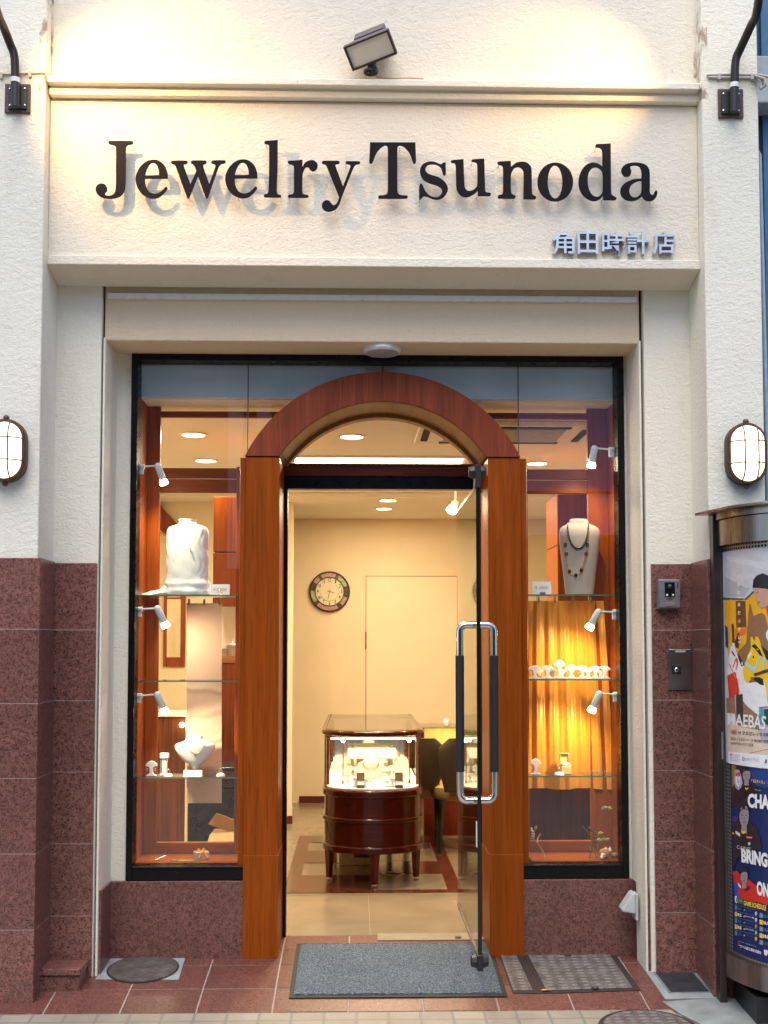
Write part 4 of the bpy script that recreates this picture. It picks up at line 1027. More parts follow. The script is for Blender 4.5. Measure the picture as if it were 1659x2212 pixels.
tag(nk2, 'long amber and dark ring necklace hanging on the grey bust', 'necklace'); obj('dark_ring_links', dk, M_bead, nk2, smooth=60)
# cloth draped bust
bL = Body(405.5, YB2, [(1284.5, 44, .045, 0), (1250, 44, .046, 0), (1200, 44, .047, 0), (1160, 44.5, .047, 0), (1147, 43.8, .045, 0), (1141, 42, .042, 0), (1137.5, 37, .038, 0), (1135, 28, .034, 0), (1132.5, 21, .030, 0), (1130, 18.4, .028, 0), (1125.5, 18, .028, 0), (1124.5, 19.5, .030, 0), (1122.3, 19.5, .030, 0), (1121.7, 6, .01, 0)])
tag(obj('necklace_bust', bL.mesh(40), M_felt, None, base=(bL.x, YB2, ZL[0]), smooth=50), 'white bust wrapped in a sheer white cloth on the upper shelf', 'display bust')
def wr(p):
    dx, dz = p.x - bL.x, p.z - ZL[0]; a = math.atan2(p.y - YB2, dx)
    f = .0030 * abs(math.sin(a * 1.5 + dz * 42)) + .0022 * abs(math.sin(dz * 33 - a * 2.4 + 1)) + .0009 * math.sin(a * 13 + dz * 25) - .002
    f *= .35 + 1.5 * max(0, 1 - dz / .13)
    f += .0012 * math.sin(a * 23 + 4 * math.sin(dz * 30))
    s_ = 1 + f / .09
    return (bL.x + dx * s_, YB2 + (p.y - YB2) * s_, p.z)
rows_ = []
for i in range(46):
    v = 1284.4 - (1284.4 - 1145) * i / 45
    e = 6.0 * math.exp(-((v - 1279) / 9) ** 2) + 3.5 * math.exp(-((v - 1262) / 6) ** 2) + 1.2
    base_rx = 44 if v > 1150 else 44 - (1150 - v) * .42
    rows_.append((v, base_rx + e, .047 + e * .0016, 0))
bc = Body(405.5, YB2, rows_); cm = bc.mesh(72, wr)
cm.f = [f for f in cm.f if len(f) == 4]
tail = []
nu, nv_ = 22, 7
for i in range(nu + 1):
    for j in range(nv_ + 1):
        s_ = i / nu; t2 = j / nv_
        x = X(362 - 64 * s_, YB2); hgt = (.055 * (1 - s_) ** 1.6 + .004)
        y_ = YB2 - .045 + .105 * t2
        z = ZL[0] + .002 + hgt * math.sin(math.pi * (t2 * .9 + .05)) * (1 + .25 * math.sin(9 * s_ + 2)) + .004 * math.sin(t2 * 14 + s_ * 8) * (1 - s_ * .4)
        tail.append((x, y_, max(ZL[0] + .0012, z)))
cm.add(tail, [(i * (nv_ + 1) + j, (i + 1) * (nv_ + 1) + j, (i + 1) * (nv_ + 1) + j + 1, i * (nv_ + 1) + j + 1) for i in range(nu) for j in range(nv_)])
tag(obj('drape_cloth', cm, plain('sheer_white_cloth', (.80, .83, .82), .45, 0, .03, 40), None, base=(bL.x, YB2, ZL[0]), smooth=80), 'sheer white cloth wrapped around a bust and trailing along the shelf', 'cloth')
p = P(412, 1160, .64); tag(obj('brooch', MB().ball(P(411, 1185, .646), .0035, 8).ball(P(412.5, 1191, .646), .003, 8).tube([P(411, 1185, .646), P(412.5, 1195, .646)], .001, 5), M_gold, None, base=P(411, 1157, .62), smooth=60), 'tiny gold brooch pinned on the white draped cloth', 'brooch')
# pink linen cloth
YC = .752
def clothgrid(u0t, u1t, u0b, u1b, v0, v1, Y, fn, nx=40, ny=60):
    m = MB(); v_ = []
    for j in range(ny + 1):
        t2 = j / ny; v = v0 + (v1 - v0) * t2
        for i in range(nx + 1):
            s_ = i / nx; a, b = u0t + (u0b - u0t) * t2, u1t + (u1b - u1t) * t2
            p = P(a + (b - a) * s_, v, Y); dy, dz = fn(s_, t2); v_.append((p.x, Y + dy, p.z + dz))
    return m.add(v_, [(j * (nx + 1) + i, j * (nx + 1) + i + 1, (j + 1) * (nx + 1) + i + 1, (j + 1) * (nx + 1) + i) for j in range(ny) for i in range(nx)])
def lin(s_, t2):
    e = 0
    for c0, wd, am2, sl in ((.43, .012, .007, .02), (.55, .015, .008, -.03), (.62, .02, .006, .05), (.69, .012, .006, -.04), (.75, .014, .006, -.06), (.82, .02, .005, .03)):
        e += am2 * math.exp(-((t2 - c0 - sl * (s_ - .5) - .006 * math.sin(s_ * 7 + c0 * 30)) / wd) ** 2)
    return -e, 0
hang = tag(obj('hanging_cloth', clothgrid(403, 479, 404, 479, 1303, 1735, YC + .016, lin, 24, 90), plain('pink_linen', (.62, .40, .29), .9, 0, .06, 120, .3), None, base=P(441, 1303, YC), smooth=80), 'plain pink linen cloth hanging behind the glass shelves', 'cloth')
for uu in (408, 441, 474): obj('clip', MB().ubox(uu - 2, uu + 2, 1294, 1306, YC + .008, YC + .0185), plain('brass_clip', (.35, .22, .08), .35, .9), hang)
# gold satin curtain
def cur(s_, t2):
    a = .5 + .5 * min(1, t2 * 1.6)
    ph = s_ * 6.4 * 2 * math.pi / 1.0
    f = math.sin(ph * .92 + .5 * math.sin(t2 * 3 + s_ * 4)) * .009 + math.sin(ph * 2.1 + 1 + t2 * 1.5) * .003
    pinch = math.exp(-t2 * 9)
    clipd = min(abs(s_ - c0) for c0 in (.02, .16, .36, .60, .83, .98))
    f = f * (1 - .55 * pinch) - .012 * pinch * max(0, 1 - clipd * 14)
    return f, .004 * math.sin(s_ * 12) * t2
k = N('gold_satin'); k.col((.80, .31, .02)); k.rough(.33); k.b.inputs['Metallic'].default_value = .12; k.b.inputs['Sheen Weight'].default_value = .4
k.bump(k.noise(k.co(3, 3, 1), 4, 3), .15, .01)
cur_o = tag(obj('curtain', clothgrid(1139.5, 1303, 1140, 1329, 1298, 1704, YC - .012 + .02, cur, 120, 60), k.m, None, base=P(1230, 1298, YC), smooth=80), 'pleated gold satin curtain hanging behind the ring stands', 'curtain')
for uu in (1164, 1199, 1239, 1278): obj('clip', MB().ubox(uu - 1.6, uu + 1.6, 1290, 1302, YC - .020, YC - .012).tube([P(uu - 4, 1287, YC - .016), P(uu - 4.5, 1294, YC - .016), P(uu - 1, 1297, YC - .016)], .0012, 6), plain('steel_clip', (.30, .27, .22), .3, .9), cur_o)
# little stands
def halfmush(w_, h_, style):
    if style == 'tall': pts = [(-.5, .70), (-.38, .86), (-.2, .97), (0, 1.0), (.2, .97), (.38, .86), (.5, .70), (.46, .66), (.3, .66), (.17, .58), (.12, .42), (.13, .24), (.24, .11), (.42, .07), (.46, 0), (-.46, 0), (-.42, .07), (-.24, .11), (-.13, .24), (-.12, .42), (-.17, .58), (-.3, .66), (-.46, .66)]
    else: pts = [(-.5, .80), (-.4, .95), (0, 1.0), (.4, .95), (.5, .80), (.3, .72), (.16, .5), (.2, .2), (.42, .1), (.45, 0), (-.45, 0), (-.42, .1), (-.2, .2), (-.16, .5), (-.3, .72)]
    return [(a * w_, b * h_) for a, b in pts]
def stand(name, u, v, w_u, h_u, Y, zb, label, style='tall', group=None, beads=0, dep=.018, mat=None):
    x = P(u, v, Y).x; pr = [(x + a, zb + .0006 + b) for a, b in halfmush(U(w_u, Y), U(h_u, Y), style)]
    o = tag(obj(name, MB().prism(pr, Y - dep / 2, Y + dep / 2), mat or M_felt, None, base=(x, Y, zb), bevel=.0025), label, 'jewellery stand', group)
    if beads:
        m = MB()
        for s_ in (-1, 1):
            for q in (.30, .42): m.ball((x + s_ * U(w_u, Y) * .33, Y - dep / 2 - .002, zb + U(h_u, Y) * (q + .1)), .0030, 8)
        obj('earring', m, M_silv, o, smooth=60)
    return o
names = ['first', 'second', '', 'fourth', 'fifth', 'sixth', 'seventh']
GRS = 'white ring stands in front of the gold curtain'
for i, (u, hh_) in enumerate(((1155, 28.5), (1182, 29), (1208, 41), (1234, 30), (1257, 28.5), (1286, 28), (1306, 28))):
    lab = 'tallest white mushroom stand rising above the row of ring stands' if i == 2 else 'white mushroom ring stand in front of the gold curtain, %s from the wooden pilaster' % names[i]
    stand('ring_stand', u, 1467, 28 if i != 2 else 27, hh_, .635, ZR[1], lab, 'tall', GRS)
for i, (u, nm) in enumerate(((1164, 'first'), (1193, 'second'), (1214, 'third'), (1270, 'fourth'), (1297, 'fifth'))):
    stand('ring_stand', u, 1467, 21, 19.5, .672, ZR[1], 'low white ring stand tucked behind the row of mushroom stands, %s from the pilaster' % nm, 'low', 'low white ring stands')
stand('earring_stand', 1157, 1675, 26, 34, .65, ZR[2], 'white earring stand on the lower shelf beside the pilaster near the ring box', 'tall', None, 1)
stand('earring_stand', 327, 1678, 26, 32, .65, ZL[2], 'white earring stand with pearl drops at the outer end of its shelf', 'tall', None, 1)
x = P(355, 1670, .67).x; z0 = ZL[2] + .0006; hs = U(47, .67)
o = tag(obj('bracelet_stand', MB().box(x - .012, x + .012, .66, .685, z0 + .010, z0 + hs * .78).box(x - .021, x + .021, .652, .693, z0, z0 + .0098).prism([(.655, z0 + hs * .781), (.655, z0 + hs), (.667, z0 + hs + .003), (.69, z0 + hs), (.69, z0 + hs * .781)], x - .021, x + .021, 'x'), M_felt, None, base=(x, .67, z0), bevel=.002), 'tall white T-shaped stand draped with a silver chain', 'jewellery stand')
ch = MB()
for i in range(12):
    for s_ in (-1, 1): ch.ball((x + s_ * .0165, .652, z0 + .018 + i * .0052), .0022, 6)
obj('chain', ch, M_silv, o, smooth=60)
def ringpad(u, Y, zb, w_u, label):
    x = P(u, 1670, Y).x; r_ = U(w_u / 2, Y)
    o = tag(obj('ring_stand', MB().loft([(x, Y, zb + .0006, r_, r_ * .7), (x, Y, zb + .008, r_ * .96, r_ * .66), (x, Y, zb + .015, r_ * .6, r_ * .45), (x, Y, zb + .0155, r_ * .3, r_ * .2)], 24), M_felt, None, base=(x, Y, zb), smooth=60), label, 'jewellery stand')
    rn = MB().tube([(x + .008 * math.cos(t * math.pi / 10), Y - .004, zb + .024 + .009 * math.sin(t * math.pi / 10)) for t in range(21)], .0014, 6, False).ball((x, Y - .004, zb + .035), .0035, 8)
    obj('ring', rn, M_silv, o, smooth=60)
ringpad(364, .63, ZL[2], 18, 'small white ring pad in front of the T-shaped chain stand')
ringpad(477, .64, ZL[2], 19, 'small white ring pad alone at the pilaster end beside the bust')
ringpad(1208, .63, ZR[2], 22, 'small white ring pad in front of the open ivory ring box')
# open ring box
x = P(1221.5, 1670, .675).x; zb = ZR[2] + .0006; M_iv = plain('ivory_leather', (.72, .52, .20), .5, 0, .05)
t = thing('ring_box', 'open ivory ring box standing on the lower glass shelf', 'ring box', (x, .675, zb))
obj('box_base', MB().box(x - .024, x + .026, .652, .70, zb, zb + .042), M_iv, t, bevel=.003)
obj('cushion', MB().box(x - .021, x + .023, .655, .697, zb + .0425, zb + .055), M_felt, t, bevel=.005)
obj('lid', MB().box(x - .024, x + .022, .7005, .712, zb + .03, zb + .100).box(x - .024, x - .0205, .690, .7, zb + .058, zb + .1).box(x + .0185, x + .022, .690, .7, zb + .058, zb + .1).box(x - .0203, x + .0183, .690, .7, zb + .0965, zb + .1), M_iv, t, bevel=.002)
er_ = MB()
for i, uu in enumerate((1274, 1280, 1286, 1292, 1300, 1308)):
    p = P(uu, 1670, .64); er_.tube([(p.x + .004 * math.cos(a * math.pi / 5), .64, ZR[2] + .0115 + .010 * math.sin(a * math.pi / 5) * (1 if i % 2 else .7)) for a in range(11)], .0012, 5, False)
tag(obj('earrings', er_, M_silv, None, base=(P(1290, 1670, .64).x, .64, ZR[2]), smooth=60), 'small row of wire earrings lying on the lower shelf near the frame', 'earrings')
# small necklace bust
bS = Body(421.5, .665, [(1660, 6, .010, 0), (1652, 10, .014, 0), (1648, 19, .018, 0), (1641, 27, .022, 0), (1631, 35.5, .027, 0), (1622, 41, .031, 0), (1614, 43.3, .034, 0), (1609, 42.5, .035, 0), (1605.5, 38, .034, 0), (1603, 29, .031, 0), (1600, 22, .028, 0), (1596, 18.5, .026, 0), (1591, 17.6, .025, 0), (1588, 16.5, .023, 0), (1587.5, 6, .01, 0)])
t = tag(obj('necklace_bust', bS.mesh(40), M_felt, None, base=(bS.x, .665, ZL[2]), smooth=50), 'small white heart-shaped necklace bust with a red pendant', 'display bust')
obj('stem', MB().tube([(bS.x, .675, ZL[2] + .001), (bS.x, .675, Z(1655, .675, 421))], .008, 10).box(bS.x - .03, bS.x + .03, .65, .70, ZL[2] + .0004, ZL[2] + .004), M_shelf, t)
nkl = MB(); qq = []
for i in range(21):
    a = math.pi * i / 20; u, v = 422 - 19 * math.cos(a), 1601 + 26 * math.sin(a); p = P(u, v, .64); y_ = bS.front(p.x, p.z) - .0012; qq.append(P(u, v, y_))
nkl.tube(qq, .0008, 5); p = P(421, 1631, bS.front(P(421, 1631, .64).x, P(421, 1631, .64).z) - .004)
nk3 = tag(obj('necklace', nkl, M_gold, None, base=p, smooth=60), 'fine gold chain with a red pendant on the small white bust', 'necklace')
obj('pendant', MB().ball(p, .0048, 10), plain('red_stone', (.5, .06, .03), .1), nk3, smooth=60)
# price cards
def card(u0, u1, v0, Y, zb, txt, label, lay=0.0):
    x0, x1 = X(u0, Y, v0), X(u1, Y, v0); h_ = Z(v0, Y, (u0 + u1) / 2) - zb
    m = MB().prism([(Y, zb + .0005), (Y + .003, zb + .0005), (Y + .003 + lay, zb + h_), (Y + lay, zb + h_)], x0, x1, 'x')
    m.prism([(Y + .0032, zb + .0005), (Y + .03, zb + .0005), (Y + .03, zb + .002), (Y + .0034, zb + .002)], x0, x1, 'x')
    o = tag(obj('price_card', m, M_card, None, base=((x0 + x1) / 2, Y, zb)), label, 'price card')
    w_ = x1 - x0; vs, fs = text_mesh(txt, x0 + w_ * .14, x1 - w_ * .16, zb + h_ * .42, zb + h_ * .66)
    if vs: obj('price', MB().add([(x, Y - .0006 + lay * (z - zb) / h_, z) for x, yy, z in vs], fs), plain('pencil_grey', (.28, .27, .24), .7), o)
card(455, 496, 1262, .66, ZL[0], '¥ 258000', 'pale blue price card beside the cloth draped bust', .006)
card(396, 436, 1664, .625, ZL[2], '¥ 32800', 'low price card in front of the small white bust', .008)
card(1150, 1191, 1256, .66, ZR[0], '¥ 18000', 'white price card beside the grey bust', .006)
p = P(475, 1282, .63); tag(obj('ring', MB().tube([(p.x + .0095 * math.cos(a * math.pi / 10), .63, ZL[0] + .0115 + .0095 * math.sin(a * math.pi / 10)) for a in range(21)], .0015, 6, False).ball((p.x, .63, ZL[0] + .023), .004, 8), M_gold, None, base=(p.x, .63, ZL[0]), smooth=60), 'gold ring standing in front of the pale blue price card', 'ring')
p = P(1172, 1281, .63); tag(obj('trinket_box', MB().box(p.x - .013, p.x + .013, .615, .64, ZR[0] + .0005, ZR[0] + .013), plain('purple_glass', (.28, .16, .45), .2), None, base=(p.x, .63, ZR[0]), bevel=.003), 'tiny purple box in front of the white price card', 'box')
# gift box, pen, plants, figurine on the display floors
p = P(434, 1860, .61); zb = zdf + .0006
t = thing('gift_box', 'small grey gift box tied with orange ribbon on the display floor', 'gift box', (p.x, .615, zb))
Mr = Matrix.Translation((p.x, .62, 0)) @ Matrix.Rotation(R(24), 4, 'Z')
obj('box', MB().box(-.032, .032, -.026, .026, zb, zb + .036).xf(Mr), plain('grey_paper', (.42, .36, .29), .7), t, bevel=.001)
rb_ = MB().box(-.006, .006, -.0275, .0275, zb, zb + .0375).box(-.0335, .0335, -.005, .005, zb, zb + .0377)
for s_ in (-1, 1): rb_.tube([(s_ * .002, 0, zb + .038), (s_ * .014, .004, zb + .050), (s_ * .020, 0, zb + .042), (s_ * .006, -.002, zb + .038)], .0035, 6)
rb_.tube([(-.004, -.02, zb + .039), (-.022, -.036, zb + .012)], .003, 6).tube([(.006, -.02, zb + .039), (.022, -.034, zb + .010)], .005, 6)
obj('ribbon', rb_.xf(Mr), plain('orange_ribbon', (.75, .27, .03), .4), t)
p = P(350, 1862, .60); tag(obj('pen', MB().tube([(p.x - .03, .575, zb + .005), (p.x + .015, .62, zb + .016)], [.002, .0045], 8), M_silv, None, base=(p.x, .6, zb), smooth=50), 'slim silver pen lying on the display floor near the window frame', 'pen')
p = P(396, 1862, .58); tag(obj('tray', MB().box(p.x - .055, p.x + .055, .572, .60, zb, zb + .004), plain('brass_tray', (.5, .34, .12), .3, .8), None, base=(p.x, .59, zb), bevel=.001), 'narrow brass tray lying on the display floor beside the pen', 'tray')
def zq(x, y): return ((2030 + x / 3.687) / 1.80832, (2850 + y / 3.687) / 1.80832)
def sprig(stems, leaves, berries, label, matl, r_=.0032, stem_mat=None):
    u, v = zq(*stems[0][0]); b0 = P(u, v, .60)
    t = thing('artificial_plant', label, 'plant', (b0.x, .60, zdf))
    m = MB()
    for st in stems:
        ps = [P(*zq(*q), .60 + .02 * math.sin(i)) for i, q in enumerate(st)]
        if st is stems[0]: ps[0] = Vector((ps[0].x, ps[0].y, zdf + .001))
        m.tube(ps, [r_ * (1 - .5 * i / len(ps)) for i in range(len(ps))], 6)
    obj('stem', m, stem_mat or plain('dry_stem', (.42, .24, .07), .7), t, smooth=60)
    for x, y_, sx, sz, rot in leaves:
        p = P(*zq(x, y_), .595); mm = MB(); cr, sr = math.cos(rot), math.sin(rot)
        pts = [(-1, 0, 0), (-.5, .55, .1), (.1, .7, .02), (.4, .35, .12), (1, .1, -.1), (.5, -.45, .05), (-.1, -.65, .1), (-.55, -.4, -.05)]
        v_ = [(p.x + (a * cr - b * sr) * sx, p.y + c_ * sx * 2, p.z + (a * sr + b * cr) * sz) for a, b, c_ in pts]
        mm.add(v_ + [(p.x, p.y - .006, p.z)], [(i, (i + 1) % 8, 8) for i in range(8)]); obj('leaf', mm, matl[(int(x)) % len(matl)], t, smooth=60)
    if berries:
        mm = MB()
        for x, y_ in berries: mm.ball(P(*zq(x, y_), .592), .0062, 10)
        obj('berries', mm, plain('pinkish_berries', (.50, .28, .22), .35), t, smooth=60)
G_ = [plain('leaf_yellow_green', (.42, .40, .10), .6), plain('leaf_dusty_green', (.20, .28, .13), .6)]
sprig([[(365, 1850), (335, 1760), (270, 1650), (205, 1580), (160, 1565)], [(255, 1630), (260, 1560), (300, 1500)], [(205, 1580), (190, 1530)]], [(235, 1415, .010, .014, 1.0), (172, 1430, .008, .010, 2.2)], [(170, 1460), (195, 1470), (180, 1500), (200, 1505), (180, 1535), (198, 1540)], 'curved dry sprig with pinkish berries beside the pilaster', G_, .0040)
sprig([[(1110, 1850), (1125, 1700), (1150, 1540), (1180, 1400), (1225, 1180)], [(1095, 1850), (1080, 1700), (1050, 1580), (985, 1480), (905, 1390)], [(1150, 1540), (1100, 1480), (1040, 1440)], [(1020, 1750), (1000, 1690), (990, 1650)]],
      [(1225, 1130, .018, .016, .4), (1300, 1135, .013, .014, -.3), (1170, 1490, .015, .013, .2), (1150, 1590, .015, .015, -.2), (1215, 1585, .018, .015, .1), (1262, 1580, .012, .014, .4)], None, 'leafy artificial rose stem standing near the window frame', G_, .0030, plain('green_stem', (.14, .12, .06), .7))
sprig([[(1000, 1780), (1040, 1700), (1090, 1600), (1060, 1480), (1010, 1420)], [(1090, 1600), (1150, 1560)]], [(1010, 1420, .012, .014, .8), (1040, 1450, .012, .012, -.4), (1085, 1610, .012, .012, .3), (1095, 1680, .011, .012, 1.3), (1050, 1545, .012, .010, .2)], None, 'dark withered vine behind the leafy rose stem', [plain('dark_red_leaf', (.10, .03, .03), .6)], .0026, plain('dark_stem', (.06, .03, .02), .7))
p = P(*zq(1235, 1800), .585)
t = thing('animal_figurine', 'small orange and white animal figurine lying by the rose stem', 'figurine', (p.x, .59, zdf))
obj('body', MB().ball((p.x, .59, zdf + .026), .026, 16, (1.15, .9, .95)), plain('orange_fur', (.50, .20, .05), .8), t, smooth=60)
obj('face', MB().ball((p.x - .014, .572, zdf + .018), .013, 12).ball((p.x - .022, .566, zdf + .010), .009, 10), M_felt, t, smooth=60)
obj('eye', MB().ball((p.x - .012, .5585, zdf + .022), .0035, 8), M_bead, t, smooth=60)
for s_ in (-1, 1): obj('ear', MB().lathe([(.009, 0), (.006, .01), (.001, .02)], (p.x + .012 + s_ * .010, .585, zdf + .038), 8), M_felt, t, smooth=60)
p = P(*zq(1405, 1820), .585); tag(obj('pine_cone', MB().ball((p.x - .008, .60, zdf + .014), .016, 12, (1.6, 1, .8)), plain('cone_brown', (.22, .11, .03), .7, 0, .6, 120, .8), None, base=(p.x, .6, zdf), smooth=40), 'brown cone lying in the corner against the window frame', 'cone')

# ------------------------------------------------------------------ things seen behind the window displays
def cab(name, label, cat, u0, u1, v0, Y, dep, mat, z0=0.0, cu=None):
    x0, x1 = X(u0, Y, 1300), X(u1, Y, 1300)
    return (x0, x1, Z(v0, Y, (u0 + u1) / 2), Y, Y + dep, z0)
x0, x1 = X(460, 1.6), X(545, 1.6)
t = thing('wall_cabinet', 'tall orange wooden wall cabinet with an open niche behind the pink cloth', 'cabinet', ((x0 + x1) / 2, 1.8, 0))
zz = [Z(q, 1.6, 485) for q in (1073, 1192, 1194, 1292, 1310, 1417, 1432, 1665)]
M_or = wood('orange_veneer', (.30, .070, .009), 'z', .3)
obj('upper_door', MB().box(x0, x1, 1.6, 1.95, zz[1], zz[0]).box(x0, x1, 1.6, 1.95, zz[3], zz[2]), M_or, t, bevel=.003)
obj('niche_back', MB().box(x0, x1, 1.93, 1.95, zz[5], zz[3] - .001), M_ceil, t)
obj('niche_rail', MB().box(x0, x1, 1.6, 1.66, zz[4], zz[3] - .001), M_or, t)
obj('shelf', MB().box(x0, x1, 1.59, 1.93, zz[6], zz[5] - .001), wood('light_shelf', (.50, .22, .07), 'x'), t)
obj('lower_door', MB().box(x0, x1, 1.6, 1.95, .0, zz[6] - .001), M_or, t, bevel=.003)
for uu, v0, lab in ((485, 1400, 'short grey candle jar with a pointed cap in the cabinet niche'), (502, 1392, 'taller grey candle jar with a purple tipped cap in the niche')):
    p = P(uu, 1415, 1.68); h_ = Z(v0, 1.68) - zz[5]
    j = tag(obj('candle_jar', MB().lathe([(.033, .001), (.034, h_ * .9), (.030, h_ * .95)], (p.x, 1.68, zz[5]), 20), plain('grey_ceramic', (.33, .29, .25), .5), None, base=(p.x, 1.68, zz[5]), smooth=40), lab, 'candle jar')
    obj('cap', MB().lathe([(.031, h_ * .951), (.026, h_ * 1.05), (.006, h_ * 1.1), (.007, h_ * 1.25), (.002, h_ * 1.28)], (p.x, 1.68, zz[5]), 16), M_felt, j, smooth=40)
# wall mirror and sloping beam on the partition
Yw = 4.345
t = thing('wall_mirror', 'narrow wall mirror in a wooden frame on the cream partition', 'mirror', P(376, 1365, Yw))
obj('frame', MB().ubox(353, 360, 1285, 1440, Yw - .01, Yw + .014).ubox(390, 400, 1285, 1440, Yw - .01, Yw + .014).ubox(360.2, 389.8, 1285, 1294, Yw - .01, Yw + .014).ubox(360.2, 389.8, 1420, 1440, Yw - .01, Yw + .014), M_or, t, bevel=.003)
obj('mirror_glass', MB().ubox(360.3, 389.7, 1294.3, 1419.7, Yw, Yw + .013), plain('mirror', (.85, .8, .7), .05, 1.0, .01), t)
pb = [P(u, v, Yw + .002) for u, v in ((340, 1075), (353, 1100), (408, 1157), (408, 1185), (353, 1150), (340, 1140))]
tag(obj('sloping_beam', MB().prism([(p.x, p.z) for p in pb], Yw - .03, Yw + .012), M_or, None, base=pb[1]), 'sloping orange wooden stair beam on the cream partition', 'beam')
# counter with a small lamp behind the left window
x0, x1 = X(335, 3.2), X(404, 3.2); z1 = Z(1548, 3.2, 370)
t = thing('counter', 'brown wooden counter seen past the small white bust', 'counter', ((x0 + x1) / 2, 3.4, 0))
obj('body', MB().box(x0, x1, 3.2, 3.8, 0, z1), wood('brown_veneer', (.16, .05, .02), 'z', .3), t, bevel=.004)
obj('counter_top', MB().box(x0 - .01, x1 + .01, 3.19, 3.81, z1 + .0005, z1 + .012), M_ceil, t)
obj('corner_strip', MB().box(x1 + .0005, x1 + .014, 3.195, 3.23, 0, z1), M_ivory, t)
p = P(393, 1566, 3.17); lm = tag(obj('counter_lamp', MB().ball(p, .018, 12), M_hot, None, base=p, smooth=60), 'small glowing warm lamp fixed to the brown counter front', 'lamp')
obj('lamp_bracket', MB().tube([p + Vector((0, .018, 0)), p + Vector((0, .03, 0))], .012, 8).tube([p + Vector((-.02, .01, .015)), p + Vector((-.005, .005, .005))], .008, 8), M_gold, lm)
# black case with cardboard on it
x0, x1 = X(410, 1.15), X(530, 1.15); z1 = Z(1658, 1.15, 460)
t = thing('black_case', 'black lacquered case below the pink cloth', 'case', ((x0 + x1) / 2, 1.3, 0))
M_lac = plain('black_lacquer', (.012, .014, .018), .3)
obj('case_body', MB().box(x0, x1, 1.15, 1.5, 0, z1 - .11), M_lac, t, bevel=.006)
obj('case_lid', MB().box(x0 - .006, x1 + .006, 1.14, 1.51, z1 - .108, z1 - .02).box(x0, x1, 1.15, 1.5, z1 - .0195, z1), M_lac, t, bevel=.005)
def zc(x, y): return ((500 + x / 3.318) / 1.80832, (2850 + y / 3.318) / 1.80832)
Ye = 1.02
M_env = plain('manila_paper', (.62, .38, .10), .7, 0, .04)
pe = [P(*zc(x, y), Ye) for x, y in ((1145, 1080), (1440, 1195), (1440, 1375), (1040, 1225))]
tag(obj('envelope', MB().prism([(p.x, p.z) for p in pe], Ye, Ye + .006), M_env, None, base=pe[3]), 'yellow manila envelope leaning at a slant against the black case', 'envelope')
pe = [P(*zc(x, y), .95) for x, y in ((1075, 1345), (1450, 1350), (1450, 1600), (1075, 1600))]
t = tag(obj('cardboard_box', MB().box(pe[0].x, pe[1].x, .90, 1.10, 0.0, pe[0].z), plain('tan_cardboard', (.48, .30, .11), .8, 0, .06), None, base=(pe[0].x + .1, 1.0, 0)), 'tan cardboard box standing under the yellow envelope', 'box')
obj('flap', MB().prism([(.90, pe[0].z + .0005), (.90, pe[0].z + .003), (.80, pe[0].z - .03), (.80, pe[0].z - .033)], pe[0].x, pe[1].x, 'x'), plain('tan_cardboard', (.48, .30, .11), .8), t)
# cabinet seen through the right window
x0, x1 = X(1205, 1.9), X(1330, 1.9)
t = thing('tall_cabinet', 'tall orange wooden cabinet behind the grey bust', 'cabinet', ((x0 + x1) / 2, 2.1, 0))
za, zb_ = Z(1068, 1.9, 1260), Z(1178, 1.9, 1260)
obj('upper_door', MB().box(x0, x1, 1.9, 2.3, zb_ + .004, za), M_or, t, bevel=.004); obj('lower_door', MB().box(x0, x1, 1.9, 2.3, 0, zb_), M_or, t, bevel=.004)
x0, x1 = X(1128, 1.05), X(1330, 1.05); z1 = Z(1690, 1.05, 1230)
t = thing('reflection_block', 'low dark brown block added as the street reflection below the gold curtain', 'cabinet', ((x0 + x1) / 2, 1.2, 0))  # added brown block imitating the street's reflection in the pane
M_lb = wood('reflection_brown', (.10, .034, .022), 'z', .4)
xm1, xm2 = x0 + (x1 - x0) * .38, x0 + (x1 - x0) * .68
for a, b in ((x0, xm1), (xm1 + .003, xm2), (xm2 + .003, x1)): obj('panel', MB().box(a, b, 1.05, 1.4, 0, z1), M_lb, t, bevel=.002)
# ------------------------------------------------------------------ shop interior things
# ceiling lights
def downl(u, v, label, power, z=ZC):
    c = G(u, v, z); t = thing('downlight', label, 'ceiling light', c, 'round downlights in the shop ceiling')
    obj('trim_ring', MB().lathe([(.082, -.001), (.082, -.005), (.066, -.008), (.064, -.002)], c, 28), M_ceil, t, smooth=40)
    obj('lamp_disc', MB().lathe([(.0635, -.0015), (.0635, -.004), (.03, -.005)], c, 28), M_down, t, smooth=40)
    area('downlight_beam', c + Vector((0, 0, -.012)), (0, 0, 0), .12, power, (1.0, .79, .50), t)
downl(418, 938, 'downlight closer to the glass above the cloth draped bust', 20)
downl(445, 994, 'second downlight behind the draped bust window, farther in', 20)
downl(760, 942, 'downlight framed by the wooden arch', 20)
downl(838, 1080, 'nearer of the two far downlights seen through the door', 9, ZC - .035)
downl(829, 1098, 'farther of the two far downlights seen through the door', 9, ZC - .035)
downl(1160, 1000, 'downlight seen above the grey bust window', 24)
